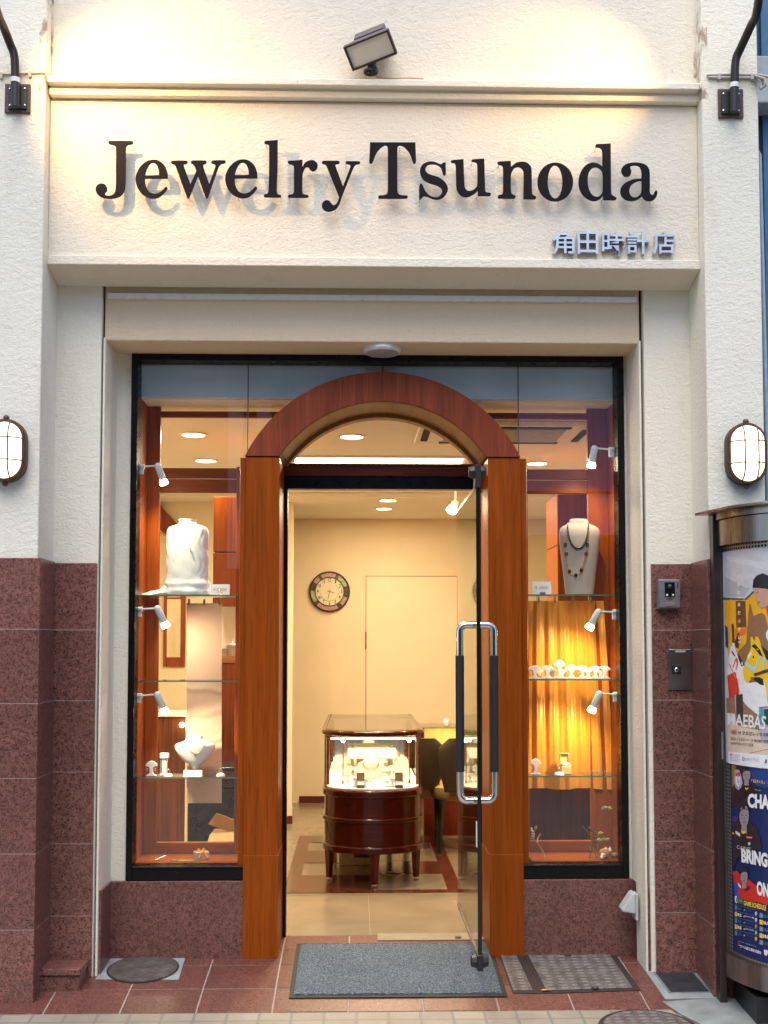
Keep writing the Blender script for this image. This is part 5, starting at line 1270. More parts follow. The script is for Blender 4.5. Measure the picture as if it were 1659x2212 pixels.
# strip light
p0, p1 = G(635, 985, ZC), G(1003, 1000, ZC); xa, xb = X(635, p0.y, 992), X(1003, p0.y, 992)
t = thing('panel_light', 'long white luminous ceiling panel behind the arch', 'ceiling light', ((xa + xb) / 2, (p0.y + p1.y) / 2, ZC))
y0_, y1_ = min(p0.y, p1.y), max(p0.y, p1.y)
obj('light_panel', MB().box(xa, xb, y0_, y1_, ZC - .006, ZC - .0008), M_strip, t)
obj('panel_frame', MB().box(xa - .03, xb + .03, y0_ - .03, y0_ - .0005, ZC - .012, ZC - .0005).box(xa - .03, xb + .03, y1_ + .0005, y1_ + .03, ZC - .012, ZC - .0005), M_ceil, t)
area('panel_beam', ((xa + xb) / 2, (y0_ + y1_) / 2, ZC - .02), (0, 0, 0), xb - xa, 52, (1.0, .80, .50), t, 'RECTANGLE', y1_ - y0_)
# ceiling cassette air conditioner
q0, q1 = G(1080, 948, ZC), G(1080, 908, ZC); ya, yb = min(q0.y, q1.y), max(q0.y, q1.y); ym = (ya + yb) / 2
xa, xb = X(900, ym, 930), X(1272, ym, 930)
t = thing('air_conditioner', 'white ceiling cassette air conditioner with a slatted grille', 'air conditioner', ((xa + xb) / 2, ym, ZC))
obj('panel', MB().box(xa, xb, ya, yb, ZC - .03, ZC - .0005), plain('ac_white', (.72, .68, .58), .4), t, bevel=.008)
gr__ = MB()
for i in range(14):
    yy = ya + .10 + (yb - ya - .2) * i / 13; gr__.box(xa + .16, xb - .16, yy, yy + .012, ZC - .036, ZC - .0305)
obj('grille', gr__, plain('ac_grey', (.45, .44, .42), .5), t)
obj('vent_flap', MB().box(xa + .14, xb - .14, ya + .03, ya + .07, ZC - .035, ZC - .0305), M_dark, t); obj('vent_flap', MB().box(xa + .14, xb - .14, yb - .07, yb - .03, ZC - .035, ZC - .0305), M_dark, t)
obj('vent_flap', MB().box(xa + .03, xa + .07, ya + .1, yb - .1, ZC - .035, ZC - .0305), M_dark, t); obj('vent_flap', MB().box(xb - .07, xb - .03, ya + .1, yb - .1, ZC - .035, ZC - .0305), M_dark, t)
# track spotlight near the door head
Yt = 3.3
t = thing('track_spotlight', 'lit track spotlight seen through the top of the glass door', 'spotlight', P(976, 1085, Yt))
pa, pb_ = P(984, 1086, Yt), P(972, 1108, Yt - .05); dd = (pb_ - pa).normalized(); M = dd.to_track_quat('Z', 'Y').to_matrix()
obj('track', MB().box(pa.x - .018, pa.x + .018, Yt - .7, Yt + .5, ZC - .022, ZC - .0005), M_white, t)
obj('arm', MB().tube([(pa.x, Yt, ZC - .02), pa], .008, 8), M_white, t)
obj('lamp_body', MB().lathe([(.012, -.01), (.028, .0), (.032, .05)], pa, 16, M), M_white, t, smooth=40)
obj('bulb', MB().lathe([(.030, .051), (.038, .085), (.03, .09)], pa, 16, M), M_hot, t, smooth=40)
# clock
c = P(712, 1278, YB - .03); rr = U(44, YB - .03)
t = thing('wall_clock', 'round wall clock with a pink and green mosaic rim on the cream back wall', 'clock', (c.x, YB - .001, c.z))
RX = Matrix.Rotation(math.pi / 2, 3, 'X')
def disc_y(r0, r1, ya_, yb_, a0=0, a1=2 * math.pi, n=48):
    v = []; 
    for i in range(n + 1):
        a = a0 + (a1 - a0) * i / n
        for r_, yy in ((r0, ya_), (r1, ya_), (r1, yb_), (r0, yb_)): v.append((c.x + r_ * math.sin(a), yy, c.z + r_ * math.cos(a)))
    f = [(i * 4 + j, i * 4 + (j + 1) % 4, (i + 1) * 4 + (j + 1) % 4, (i + 1) * 4 + j) for i in range(n) for j in range(4)]
    if a1 - a0 < 6.28: f += [(0, 1, 2, 3), (n * 4, n * 4 + 3, n * 4 + 2, n * 4 + 1)]
    return MB().add(v, f)
y_ = YB - .04
obj('case', MB().lathe([(rr * .97, 0), (rr, .012), (rr, .03), (rr * .95, .040), (rr * .93, .040), (rr * .93, .028)], (c.x, YB - .001, c.z), 56, Matrix.Rotation(math.pi / 2, 3, 'X')), plain('black_clock_rim', (.02, .012, .010), .3), t, smooth=40)
segs = [(-.5, .35, 'p'), (.35, .55, 'k'), (.55, 1.25, 'g'), (1.25, 1.9, 'k'), (1.9, 2.4, 'p'), (2.4, 2.65, 'k'), (2.65, 3.9, 'p'), (3.9, 4.1, 'k'), (4.1, 4.75, 'g'), (4.75, 5.25, 'k'), (5.25, 5.6, 'p'), (5.6, 5.783, 'k')]
mt = dict(p=plain('pink_shell', (.42, .22, .19), .25, 0, .3, 60), g=plain('green_shell', (.33, .36, .16), .25, 0, .3, 60), k=plain('dark_shell', (.05, .035, .03), .25, 0, .5, 60))
for a0, a1, m_ in segs: obj('rim_inlay', disc_y(rr * .73, rr * .925, YB - .031, YB - .028, a0, a1, 10), mt[m_], t)
obj('inner_ring', disc_y(rr * .68, rr * .73, YB - .036, YB - .028), plain('black_clock_rim', (.02, .012, .010), .3), t, smooth=40)
obj('dial', disc_y(.0005, rr * .68, YB - .030, YB - .0285), plain('clock_cream', (.66, .62, .42), .5, 0, .02), t)
obj('dial_ring', disc_y(rr * .455, rr * .475, YB - .0315, YB - .0302), M_gold, t)
nm_ = MB()
for h in range(1, 13):
    a = h * math.pi / 6; x, z = c.x + rr * .575 * math.sin(a), c.z + rr * .575 * math.cos(a); w_ = .016 if h < 10 else .026
    if h in (1, 11): w_ *= .7
    vs, fs = text_mesh(str(h), x - w_ / 2, x + w_ / 2, z - .016, z + .016, .02); nm_.add([(q[0], YB - .0306, q[2]) for q in vs], fs)
obj('numerals', nm_, M_ink, t)
def hand(ang, L, w_):
    d = Vector((math.sin(ang), 0, math.cos(ang))); e = Vector((math.cos(ang), 0, -math.sin(ang))); o_ = Vector((c.x, YB - .033, c.z))
    pts = [o_ - d * .02 + e * w_, o_ - d * .02 - e * w_, o_ + d * L - e * w_ * .4, o_ + d * L + e * w_ * .4]
    return MB().add([p for p in pts] + [p + Vector((0, .001, 0)) for p in pts], [(0, 1, 2, 3), (7, 6, 5, 4), (0, 1, 5, 4), (1, 2, 6, 5), (2, 3, 7, 6), (3, 0, 4, 7)])
obj('hour_hand', hand(math.radians(105), rr * .27, .004), plain('bronze_hand', (.25, .17, .06), .3, .8), t); obj('minute_hand', hand(math.radians(192), rr * .42, .003), plain('bronze_hand', (.25, .17, .06), .3, .8), t)
obj('dial_mark', MB().ball((c.x + rr * .5, YB - .031, c.z - rr * .22), .009, 8, (1, .2, .8)), plain('red_mark', (.6, .03, .02), .4), t)
obj('dial_mark', MB().box(c.x - rr * .58, c.x - rr * .38, YB - .0312, YB - .0303, c.z - rr * .30, c.z - rr * .27), plain('blue_mark', (.10, .16, .26), .4), t)

# rounded glass show case
YC0 = 1.86                                         # front of the curve
D0 = U(1, 2.05)
xc = X(805.5, 2.05, 1600); hw = U(104, 2.05)
def outline(off=0.0, n=28, back=3.55):
    w_ = hw + off; b = .26 + off
    pts = [(xc - w_ * math.cos(math.pi * i / n), YC0 + .26 - b * math.sin(math.pi * i / n) ** .85) for i in range(n + 1)]
    return pts + [(xc + w_, back + off), (xc - w_, back + off)]
t = thing('showcase', 'mahogany jewellery show case with a bowed glass front and brass-like rings', 'show case', (xc, 2.6, 0))
t['label'] = 'mahogany jewellery show case with a bowed glass front in the aisle'
Yf = YC0 + .02
zc_ = [Z(q, Yf, 805) for q in (1577, 1594, 1708, 1725, 1770, 1778, 1829, 1845)]
def slab(z0, z1, off, mat, name, par=t, bev=.0):
    return obj(name, MB().prism(outline(off), z0, z1, 'z'), mat, par, smooth=50, bevel=bev)
slab(zc_[3] + .001, zc_[7] * 0 + zc_[7] - .001, 0, M_mah, 'base_cabinet')
slab(zc_[3], zc_[2], .012, M_mah, 'middle_moulding', t, .010)
slab(zc_[5] - .004, zc_[4] + .004, .010, M_mah, 'lower_moulding', t, .008)
slab(zc_[7], zc_[6], .012, M_mah, 'foot_moulding', t, .010)
# open top rim
rim = MB().tube([(x, y2, (zc_[0] + zc_[1]) / 2) for x, y2 in outline(.004)] + [(*outline(.004)[0], (zc_[0] + zc_[1]) / 2)], .0165, 12)
obj('top_rim', rim, M_mah, t, smooth=60)
obj('top_glass', MB().prism(outline(-.012), zc_[0] - .010, zc_[0] - .005, 'z'), M_case, t)
wl = outline(-.006)
gw = MB(); n_o = 29
gw.add([(x, y2, z) for z in (zc_[2] + .001, zc_[1] - .006) for x, y2 in wl[:n_o]], [(i, i + 1, n_o + i + 1, n_o + i) for i in range(n_o - 1)])
obj('front_glass', gw, M_case, t, smooth=60)
gw = MB()
for s_ in (-1, 1): gw.box(xc + s_ * (hw - .008), xc + s_ * (hw - .004), YC0 + .32, 3.5, zc_[2] + .001, zc_[1] - .006)
obj('side_glass', gw, M_case, t)
for s_ in (-1, 1):
    obj('post', MB().box(xc + s_ * (hw + .001), xc + s_ * (hw - .030), YC0 + .255, YC0 + .315, zc_[2] + .0005, zc_[1] - .002), M_mahz, t, bevel=.006)
    obj('post', MB().box(xc + s_ * (hw + .001), xc + s_ * (hw - .030), 3.5, 3.545, zc_[2] + .0005, zc_[1] - .002), M_mahz, t, bevel=.006)
for x, y2 in ((xc - hw + .03, YC0 + .27), (xc + hw - .03, YC0 + .27), (xc + .01, YC0 + .05), (xc - hw + .03, 3.48), (xc + hw - .03, 3.48)):
    lg = obj('leg', MB().loft([(x, y2, .022, .019, .019), (x, y2, zc_[7] - .001, .030, .030)], 4), M_mahz, t)
    obj('foot', MB().lathe([(.012, .0), (.018, .004), (.018, .012), (.012, .0215)], (x, y2, 0), 12), M_steel, lg, smooth=50)
obj('display_deck', MB().prism(outline(-.014), zc_[2] + .0005, zc_[2] + .008, 'z'), M_felt, t)
zd_ = zc_[2] + .0085
obj('back_mirror', MB().box(xc - hw + .035, xc + hw - .035, 3.0, 3.01, zd_, zc_[1] - .03), plain('mirror', (.85, .8, .7), .05, 1.0, .01), t)
obj('case_light', MB().box(xc - hw + .04, xc + hw - .04, YC0 + .10, YC0 + .125, zc_[1] - .016, zc_[1] - .006), plain('case_light_glow', (.9, .8, .6), .5, 0, 0, 5, 0, (1, .82, .5), 1.5), t)
area('case_beam', (xc, YC0 + .35, zc_[1] - .02), (0, 0, 0), .45, .40, (1, .82, .55), t, 'RECTANGLE', .5)
area('case_beam', (xc, YC0 + .85, zc_[1] - .02), (0, 0, 0), .45, .35, (1, .82, .55), t, 'RECTANGLE', .4)
# rods and halogen lamps inside
for i, (uu, lab) in enumerate(((741, 'thin brass rod lamp in the show case beside the wall clock side'), (884, 'thin brass rod lamp in the show case beside the chairs'))):
    p = P(uu, 1700, YC0 + .3); rl = tag(obj('rod_lamp', MB().tube([(p.x, YC0 + .3, zd_), (p.x, YC0 + .3, zc_[1] - .05)], .0038, 8).lathe([(.008, 0), (.006, .02)], (p.x, YC0 + .3, zd_), 10), M_gold, None, base=(p.x, YC0 + .3, zd_), smooth=50), lab, 'lamp', 'rod lamps in the show case')
    obj('bulb', MB().ball((p.x, YC0 + .3, zc_[1] - .040), .012, 10), M_hot, rl, smooth=50)
# goods in the case
GC = 'white ring stands in the show case'
rows_c = [(YC0 + .13, [(768, 16, 20), (789, 16, 18), (836, 14, 14), (848, 16, 19), (860, 18, 22)]),
          (YC0 + .36, [(752, 15, 20), (775, 16, 22), (800, 16, 22), (829, 16, 20), (855, 15, 20), (872, 14, 18)]),
          (YC0 + .62, [(757, 17, 25), (783, 18, 27), (818, 18, 24), (846, 18, 26), (868, 15, 24)])]
rn_ = ['front', 'middle', 'rear']; od = ['first', 'second', 'third', 'fourth', 'fifth', 'last']
for ri_, (Yr, it) in enumerate(rows_c):
    for j, (u, w_, h_) in enumerate(it):
        x = P(u, 1690, Yr).x; w_, h_ = U(w_, Yr), U(h_, Yr)
        pr = [(x + a, zd_ + .0005 + b) for a, b in halfmush(w_, h_, 'tall' if (j + ri_) % 3 else 'low')]
        tag(obj('ring_stand', MB().prism(pr, Yr - .009, Yr + .009), M_felt, None, base=(x, Yr, zd_), bevel=.002), 'white ring stand in the %s row of the show case, %s from the clock side' % (rn_[ri_], od[j]), 'jewellery stand', GC)
for uu, lab in ((779, 'grey watch box standing in the show case, nearer the clock'), (862, 'grey watch box standing in the show case, nearer the chairs')):
    p = P(uu, 1690, YC0 + .09); x = p.x; Yb = YC0 + .09; t2 = thing('watch_box', lab, 'box', (x, Yb, zd_), 'grey watch boxes in the show case')
    obj('box_base', MB().box(x - .023, x + .023, Yb - .02, Yb + .03, zd_ + .0005, zd_ + .018), plain('grey_box_leather', (.10, .10, .115), .4), t2, bevel=.002)
    obj('cushion', MB().prism([(Yb - .017, zd_ + .0185), (Yb + .02, zd_ + .0185), (Yb + .02, zd_ + .040)], x - .020, x + .020, 'x'), plain('pale_cushion', (.45, .48, .50), .6), t2)
    obj('lid', MB().box(x - .023, x + .023, Yb + .0205, Yb + .032, zd_ + .0185, zd_ + .088), plain('grey_box_leather', (.10, .10, .115), .4), t2, bevel=.004)
    obj('lid_lining', MB().box(x - .018, x + .018, Yb + .017, Yb + .0203, zd_ + .042, zd_ + .082), plain('brass_lining', (.30, .25, .13), .4), t2)
# necklace bust hanging under a tray at the back
bC = Body(801, YC0 + .55, [(1684, 4, .008, 0), (1680, 12, .014, 0), (1672, 21, .02, 0), (1662, 27, .026, 0), (1655, 28.5, .028, 0), (1648, 27, .027, 0), (1645, 20, .024, 0), (1642, 15, .02, 0), (1634, 13, .018, 0), (1632, 10, .012, 0)])
tb = tag(obj('necklace_bust', bC.mesh(32), M_felt, None, base=(bC.x, YC0 + .55, zd_), smooth=50), 'cream necklace bust in the middle of the show case', 'display bust')
obj('stem', MB().tube([(bC.x, YC0 + .56, zd_), (bC.x, YC0 + .56, Z(1680, YC0 + .55, 801))], .006, 8), M_gold, tb)
qq = []
for i in range(25):
    a = math.pi * i / 24; u, v = 801 - 17 * math.cos(a) ** 1, 1646 + 18 * math.sin(a); p = P(u, v, YC0 + .53); qq.append(P(u, v, bC.front(p.x, p.z) - .004))
tag(obj('necklace', MB().tube(qq, .0038, 7), M_gold, None, base=qq[12], smooth=60), 'gold necklace on the cream bust in the show case', 'necklace')
x0, x1 = X(752, YC0 + .8), X(856, YC0 + .8); zt3 = Z(1622, YC0 + .8)
tag(obj('jewel_tray', MB().prism([(YC0 + .70, zt3 - .045), (YC0 + .95, zt3), (YC0 + .95, zt3 + .006), (YC0 + .70, zt3 - .038)], x0, x1, 'x').box(x0 + .02, x0 + .04, YC0 + .90, YC0 + .93, zd_, zt3 - .012).box(x1 - .04, x1 - .02, YC0 + .90, YC0 + .93, zd_, zt3 - .012), plain('grey_suede', (.55, .52, .46), .8), None, base=((x0 + x1) / 2, YC0 + .8, zd_)), 'sloping grey suede tray behind the bust in the show case', 'tray')
p = P(800, 1690, YC0 + .60); tag(obj('gold_block', MB().box(p.x - .09, p.x + .06, YC0 + .66, YC0 + .72, zd_ + .0005, zd_ + .03), plain('brass_gold_block', (.6, .42, .10), .3, .7), None, base=(p.x, YC0 + .69, zd_), bevel=.004), 'low gold display block under the cream bust', 'display block')
# carton under the case
p = P(775, 1880, 2.75)
t = thing('carton', 'printed white carton lying under the show case', 'carton', (p.x, 2.75, 0))
obj('box', MB().box(p.x - .13, p.x + .10, 2.60, 2.9, .0005, .175), plain('white_carton', (.50, .42, .30), .7), t, bevel=.003)
obj('print', MB().box(p.x - .03, p.x + .07, 2.5985, 2.5996, .05, .12), plain('navy_print', (.03, .05, .07), .6), t); obj('print', MB().box(p.x - .12, p.x - .045, 2.5985, 2.5996, .09, .115), plain('green_print', (.04, .10, .08), .6), t)
tag(obj('power_cord', MB().tube([(xc - .02, 2.4, .25), (xc, 2.38, .05), (xc + .06, 2.3, .006), (xc + .15, 2.22, .005), (xc + .2, 2.3, .005), (xc + .1, 2.36, .005)], .004, 6), plain('white_cord', (.6, .55, .45), .5), None, base=(xc, 2.35, 0), smooth=60), 'pale power cord lying on the floor under the show case', 'cord')
# desk and second case at the back on the right, with two chairs
Yd = 3.75
x0, x1 = X(915, Yd), X(1055, Yd); zdk = Z(1648, Yd, 960)
t = thing('desk', 'dark red wooden sales desk behind the chairs', 'desk', ((x0 + x1) / 2, Yd + .3, 0))
M_red = wood('dark_red_veneer', (.13, .022, .010), 'z', .35)
obj('desk_top', MB().box(x0 - .02, x1 + .02, Yd - .02, Yd + .45, zdk - .035, zdk), wood('red_edge', (.24, .045, .015), 'x', .3), t, bevel=.004)
obj('desk_body', MB().box(x0, x1, Yd, Yd + .42, 0, zdk - .0355), M_red, t, bevel=.003)
zk2 = Z(1570, Yd + .5, 960)
t = thing('glass_case', 'second glass show case on the sales desk at the back', 'show case', ((x0 + x1) / 2, Yd + .7, 0))
obj('base', MB().box(x0, x1, Yd + .46, Yd + .95, 0, zdk + .02), M_red, t); obj('case_glass', MB().box(x0, x1, Yd + .462, Yd + .948, zdk + .021, zk2 - .011), M_case, t)
obj('case_top', MB().box(x0 - .005, x1 + .3, Yd + .455, Yd + .955, zk2 - .010, zk2), M_shelf, t); obj('corner_post', MB().box(x0, x0 + .03, Yd + .457, Yd + .49, zdk + .0205, zk2 - .0105), M_mahz, t)
obj('case_back', MB().box(x0 + .03, x1, Yd + .93, Yd + .945, zdk + .021, zk2 - .012), plain('olive_lining', (.50, .42, .13), .7), t)
area('case_beam', ((x0 + x1) / 2, Yd + .7, zk2 - .02), (0, 0, 0), .3, 2.0, (1, .82, .45), t, 'RECTANGLE', .3)
p = P(964, 1563, Yd + .6); tag(obj('white_figurine', MB().lathe([(.022, .001), (.03, .02), (.026, .045), (.012, .06)], (p.x, Yd + .6, zk2), 14), M_felt, None, base=(p.x, Yd + .6, zk2), smooth=50), 'small white rounded ornament on top of the back glass case', 'ornament')
p = P(922, 1640, Yd + .2); tag(obj('paper_bundle', MB().prism([(p.x - .05, zdk + .0005), (p.x + .05, zdk + .0005), (p.x + .05, zdk + .03), (p.x + .02, zdk + .11), (p.x - .02, zdk + .12)], Yd + .15, Yd + .22), M_card, None, base=(p.x, Yd + .2, zdk), bevel=.006), 'crumpled white paper bundle on the sales desk', 'paper')
tag(obj('notebook', MB().box(X(935, Yd + .1), X(975, Yd + .1), Yd + .05, Yd + .25, zdk + .0005, zdk + .02), plain('tan_leather', (.40, .20, .06), .5), None, base=(X(950, Yd + .1), Yd + .1, zdk), bevel=.003), 'tan notebook lying on the sales desk', 'notebook')
def chair(u, Y, face, label):
    c = P(u, 1700, Y); zt3 = Z(1592, Y, u); w_ = .20
    t = thing('chair', label, 'chair', (c.x, Y, 0), 'upholstered chairs at the sales desk')
    M_up = plain('dark_olive_upholstery', (.055, .035, .014), .75, 0, .15, 60, .2)
    bk = MB(); rows = []
    for i in range(13):
        f = i / 12; z = .43 + (zt3 - .43) * f; ww = w_ * (.78 + .24 * math.sin(min(1, f * 1.2) * math.pi / 2)) * (1 - .35 * max(0, f - .82) / .18)
        rows.append((c.x, Y - .02 - .10 * f, z, ww, .045 - .015 * f))
    obj('backrest', bk.loft(rows, 28), M_up, t, smooth=50)
    obj('seat', MB().loft([(c.x, Y + .22, .36, .215, .22), (c.x, Y + .22, .385, .235, .24), (c.x, Y + .22, .445, .235, .24), (c.x, Y + .22, .465, .20, .21)], 28), plain('tan_upholstery', (.34, .22, .07), .7), t, smooth=50)
    for sx in (-1, 1):
        for yy in (.04, .40): obj('leg', MB().loft([(c.x + sx * .185, Y + yy, .0, .013, .013), (c.x + sx * .17, Y + yy, .37, .022, .022)], 4), plain('black_leg', (.012, .008, .006), .4), t)
    return t
chair(1008, 2.98, 1, 'dark upholstered chair seen partly through the glass door')
chair(898, 3.15, 1, 'dark upholstered chair mostly hidden behind the show case')
# ------------------------------------------------------------------ steel poster stand with a bowed front
KC, KR = Vector((2.04, -.06)), .45
def Kp(u, v, off=0.0):
    d = ray(u, v); o = Vector((CAM.x - KC.x, CAM.y - KC.y)); dv = Vector((d.x, d.y)); r_ = KR + off
    a = dv.dot(dv); b = 2 * o.dot(dv); c_ = o.dot(o) - r_ * r_; q = b * b - 4 * a * c_
    t_ = (-b - math.sqrt(q)) / (2 * a) if q > 0 else -b / (2 * a)
    return CAM + d * t_
def kc(a, z, off=0.0): return (KC.x - (KR + off) * math.cos(a), KC.y - (KR + off) * math.sin(a), z)
def kz(u, v): return Kp(u, v).z
K = thing('poster_stand', 'curved brushed steel poster stand in front of the pillar beside the doorway', 'poster stand', (KC.x, KC.y, fz(-.1)))
def drum(z0, z1, off, thick, a0=-.12, a1=math.pi + .12, n=40):
    m = MB(); v_ = []
    for i in range(n + 1):
        a = a0 + (a1 - a0) * i / n
        for o_, z in ((off, z0), (off, z1), (off - thick, z1), (off - thick, z0)): v_.append(kc(a, z, o_))
    fs = [(i * 4 + j, i * 4 + (j + 1) % 4, (i + 1) * 4 + (j + 1) % 4, (i + 1) * 4 + j) for i in range(n) for j in range(4)]
    return m.add(v_, fs + [(0, 1, 2, 3), (n * 4 + 3, n * 4 + 2, n * 4 + 1, n * 4)])
zt1, zt0 = kz(1590, 1120), kz(1600, 1174)
zbt, zbb = kz(1590, 2061), kz(1590, 2112)
zcn = 1.4455 + 281 * 4.95 / F
k = N('reflection_streaked_steel'); sx = k.noise(k.co(7, 7, .05), 1.0, 2, .5); br2 = k.noise(k.co(260, 260, 3), 1.0, 2)
k.col(k.ramp(sx, [(.36, (.19, .16, .145)), (.5, (.29, .26, .245)), (.64, (.42, .385, .365))])); k.b.inputs['Metallic'].default_value = 1.0  # wide vertical reflection streaks put into the steel colour
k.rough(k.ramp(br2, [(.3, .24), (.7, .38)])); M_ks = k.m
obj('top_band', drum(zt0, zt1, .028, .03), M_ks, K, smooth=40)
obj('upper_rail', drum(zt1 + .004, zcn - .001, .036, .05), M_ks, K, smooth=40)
cp = [(1.489, .0), (1.547, -.27), (1.64, -.43), (1.8, -.56), (2.04, -.61), (2.28, -.56), (2.44, -.43), (2.533, -.27), (2.591, .0)]
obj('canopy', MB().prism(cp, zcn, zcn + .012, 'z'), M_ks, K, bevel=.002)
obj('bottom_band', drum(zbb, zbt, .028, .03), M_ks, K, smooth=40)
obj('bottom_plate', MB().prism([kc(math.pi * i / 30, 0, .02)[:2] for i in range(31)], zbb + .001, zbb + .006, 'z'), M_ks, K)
# perforated panel behind the posters
k = N('perforated_steel'); tc = k.n('ShaderNodeTexCoord'); vo = k.n('ShaderNodeTexVoronoi'); vo.inputs['Scale'].default_value = 62; vo.inputs['Randomness'].default_value = 0.0
k.l(tc.outputs['UV'], vo.inputs['Vector']); hl_ = k.ramp(vo.outputs['Distance'], [(.30, 0.0), (.36, 1.0)])
k.col(k.mix(hl_, (.006, .006, .006), (.40, .36, .33))); k.b.inputs['Metallic'].default_value = .7; k.rough(.4); k.bump(hl_, .5, .003); M_perf = k.m
pan = obj('perforated_panel', drum(zbt - .01, zt0 + .01, 0.0, .004), M_perf, K, smooth=40)
uvl = pan.data.uv_layers.new(name='UVMap'); kb = wloc(pan)
for p_ in pan.data.polygons:
    for li in p_.loop_indices:
        co_ = pan.data.vertices[pan.data.loops[li].vertex_index].co + kb
        uvl.data[li].uv = (math.atan2(KC.y - co_.y, KC.x - co_.x) * KR, co_.z)
xp0, xp1 = X(1541, -.03, 1650), X(1556.5, -.03, 1650)
for s_, (a, b) in ((0, (xp0, xp1)), (1, (2 * KC.x - xp1, 2 * KC.x - xp0))):
    ps = obj('post', MB().box(a, b, -.075, -.022, fz(-.05) + .001, zcn - .001), plain('dark_brown_steel', (.10, .075, .07), .35, .9, .1, 6), K, bevel=.003)
    obj('inner_channel', MB().box(b + .001 if s_ == 0 else a - .026, b + .026 if s_ == 0 else a - .001, -.06, -.024, zbt - .02, zt1), plain('dark_steel', (.22, .20, .19), .4, .9), ps)
hz0, hz1 = Z(1640, -.08, 1556), Z(1581, -.08, 1556)
obj('pull_handle', MB().tube([(xp1 - .006, -.077, hz0), (xp1 - .006, -.077, hz1)], .004, 8), M_chrome, K, smooth=50)
obj('base_foot', MB().box(1.62, 2.46, -.30, -.03, fz(-.2) - .02, zbb - .03), M_blkp, K)
obj('caster', MB().lathe([(.03, -.012), (.034, 0), (.03, .012)], (1.66, -.12, fz(-.12) + .036), 16, Matrix.Rotation(math.pi / 2, 3, 'Y')), M_rub, K, smooth=40)

def poster(name, label, zlo, zhi, a0, base, layers):
    mats, idx = [], {}
    def mi(c):
        if c not in idx:
            idx[c] = len(mats); k = N('poster_print'); nn = k.noise(k.co(), 30, 3)
            k.col(k.ramp(nn, [(.3, tuple(x * .92 for x in c)), (.7, tuple(min(1, x * 1.06) for x in c))])); k.rough(.32); mats.append(k.m)
        return idx[c]
    m = MB(); m.mi = mi(base); n = 44; a1 = 1.75
    for i in range(n):
        x0_, x1_ = a0 + (a1 - a0) * i / n, a0 + (a1 - a0) * (i + 1) / n
        m.add([kc(x0_, zlo, .003), kc(x1_, zlo, .003), kc(x1_, zhi, .003), kc(x0_, zhi, .003)], [(0, 1, 2, 3)])
    off = .0036
    def clampz(p): return (p.x, p.y, min(max(p.z, zlo + .0005), zhi - .0005))
    for lay in layers:
        kind, c, fr, dat = lay[:4]; m.mi = mi(c); ox, oy, s_ = fr
        def px(x, y): return ((ox + x / s_) / 1.80832, (oy + y / s_) / 1.80832)
        if kind == 'poly':
            tri = tessellate_polygon([[Vector((p[0], p[1], 0)) for p in dat]])
            T_ = [[Vector(dat[i][:2]) for i in t3] for t3 in tri]
            out = []
            while T_:
                t3 = T_.pop(); L = [(t3[i] - t3[(i + 1) % 3]).length for i in range(3)]; q = L.index(max(L))
                if max(L) > 110:
                    a, b, c3 = t3[q], t3[(q + 1) % 3], t3[(q + 2) % 3]; h = (a + b) / 2; T_ += [[a, h, c3], [h, b, c3]]
                else: out.append(t3)
            for t3 in out: m.add([clampz(Kp(*px(p.x, p.y), off)) for p in t3], [(0, 1, 2)])
        else:                                   # text in a quad (tl, tr, br, bl)
            vs, fs = text_mesh(lay[4], 0, 1, 0, 1, lay[5] if len(lay) > 5 else 0.0)
            tl, tr2, b2, bl = dat; pv = []
            for x, _, z in vs:
                tx = tl[0] + (tr2[0] - tl[0]) * x, tl[1] + (tr2[1] - tl[1]) * x; bx2 = bl[0] + (b2[0] - bl[0]) * x, bl[1] + (b2[1] - bl[1]) * x
                q = bx2[0] + (tx[0] - bx2[0]) * z, bx2[1] + (tx[1] - bx2[1]) * z
                pv.append(Kp(*px(*q), off + .0003))
            m.add(pv, fs)
        off += .00012
    o = obj(name, m, mats, None, base=kc(.6, (zlo + zhi) / 2, 0)); return o
A_, B_, C_, E_ = (2780, 2100, 3.687), (2780, 2650, 4.423), (2780, 3100, 4.423), (2600, 3400, 3.687)
WH, YE_, TE, BR, OR, RD, BLK, SK, LB, NV = (.80, .80, .80), (.86, .42, .015), (.02, .12, .14), (.17, .06, .02), (.78, .20, .015), (.70, .04, .025), (.012, .012, .014), (.58, .32, .23), (.35, .62, .72), (.010, .022, .11)
EX = 1150
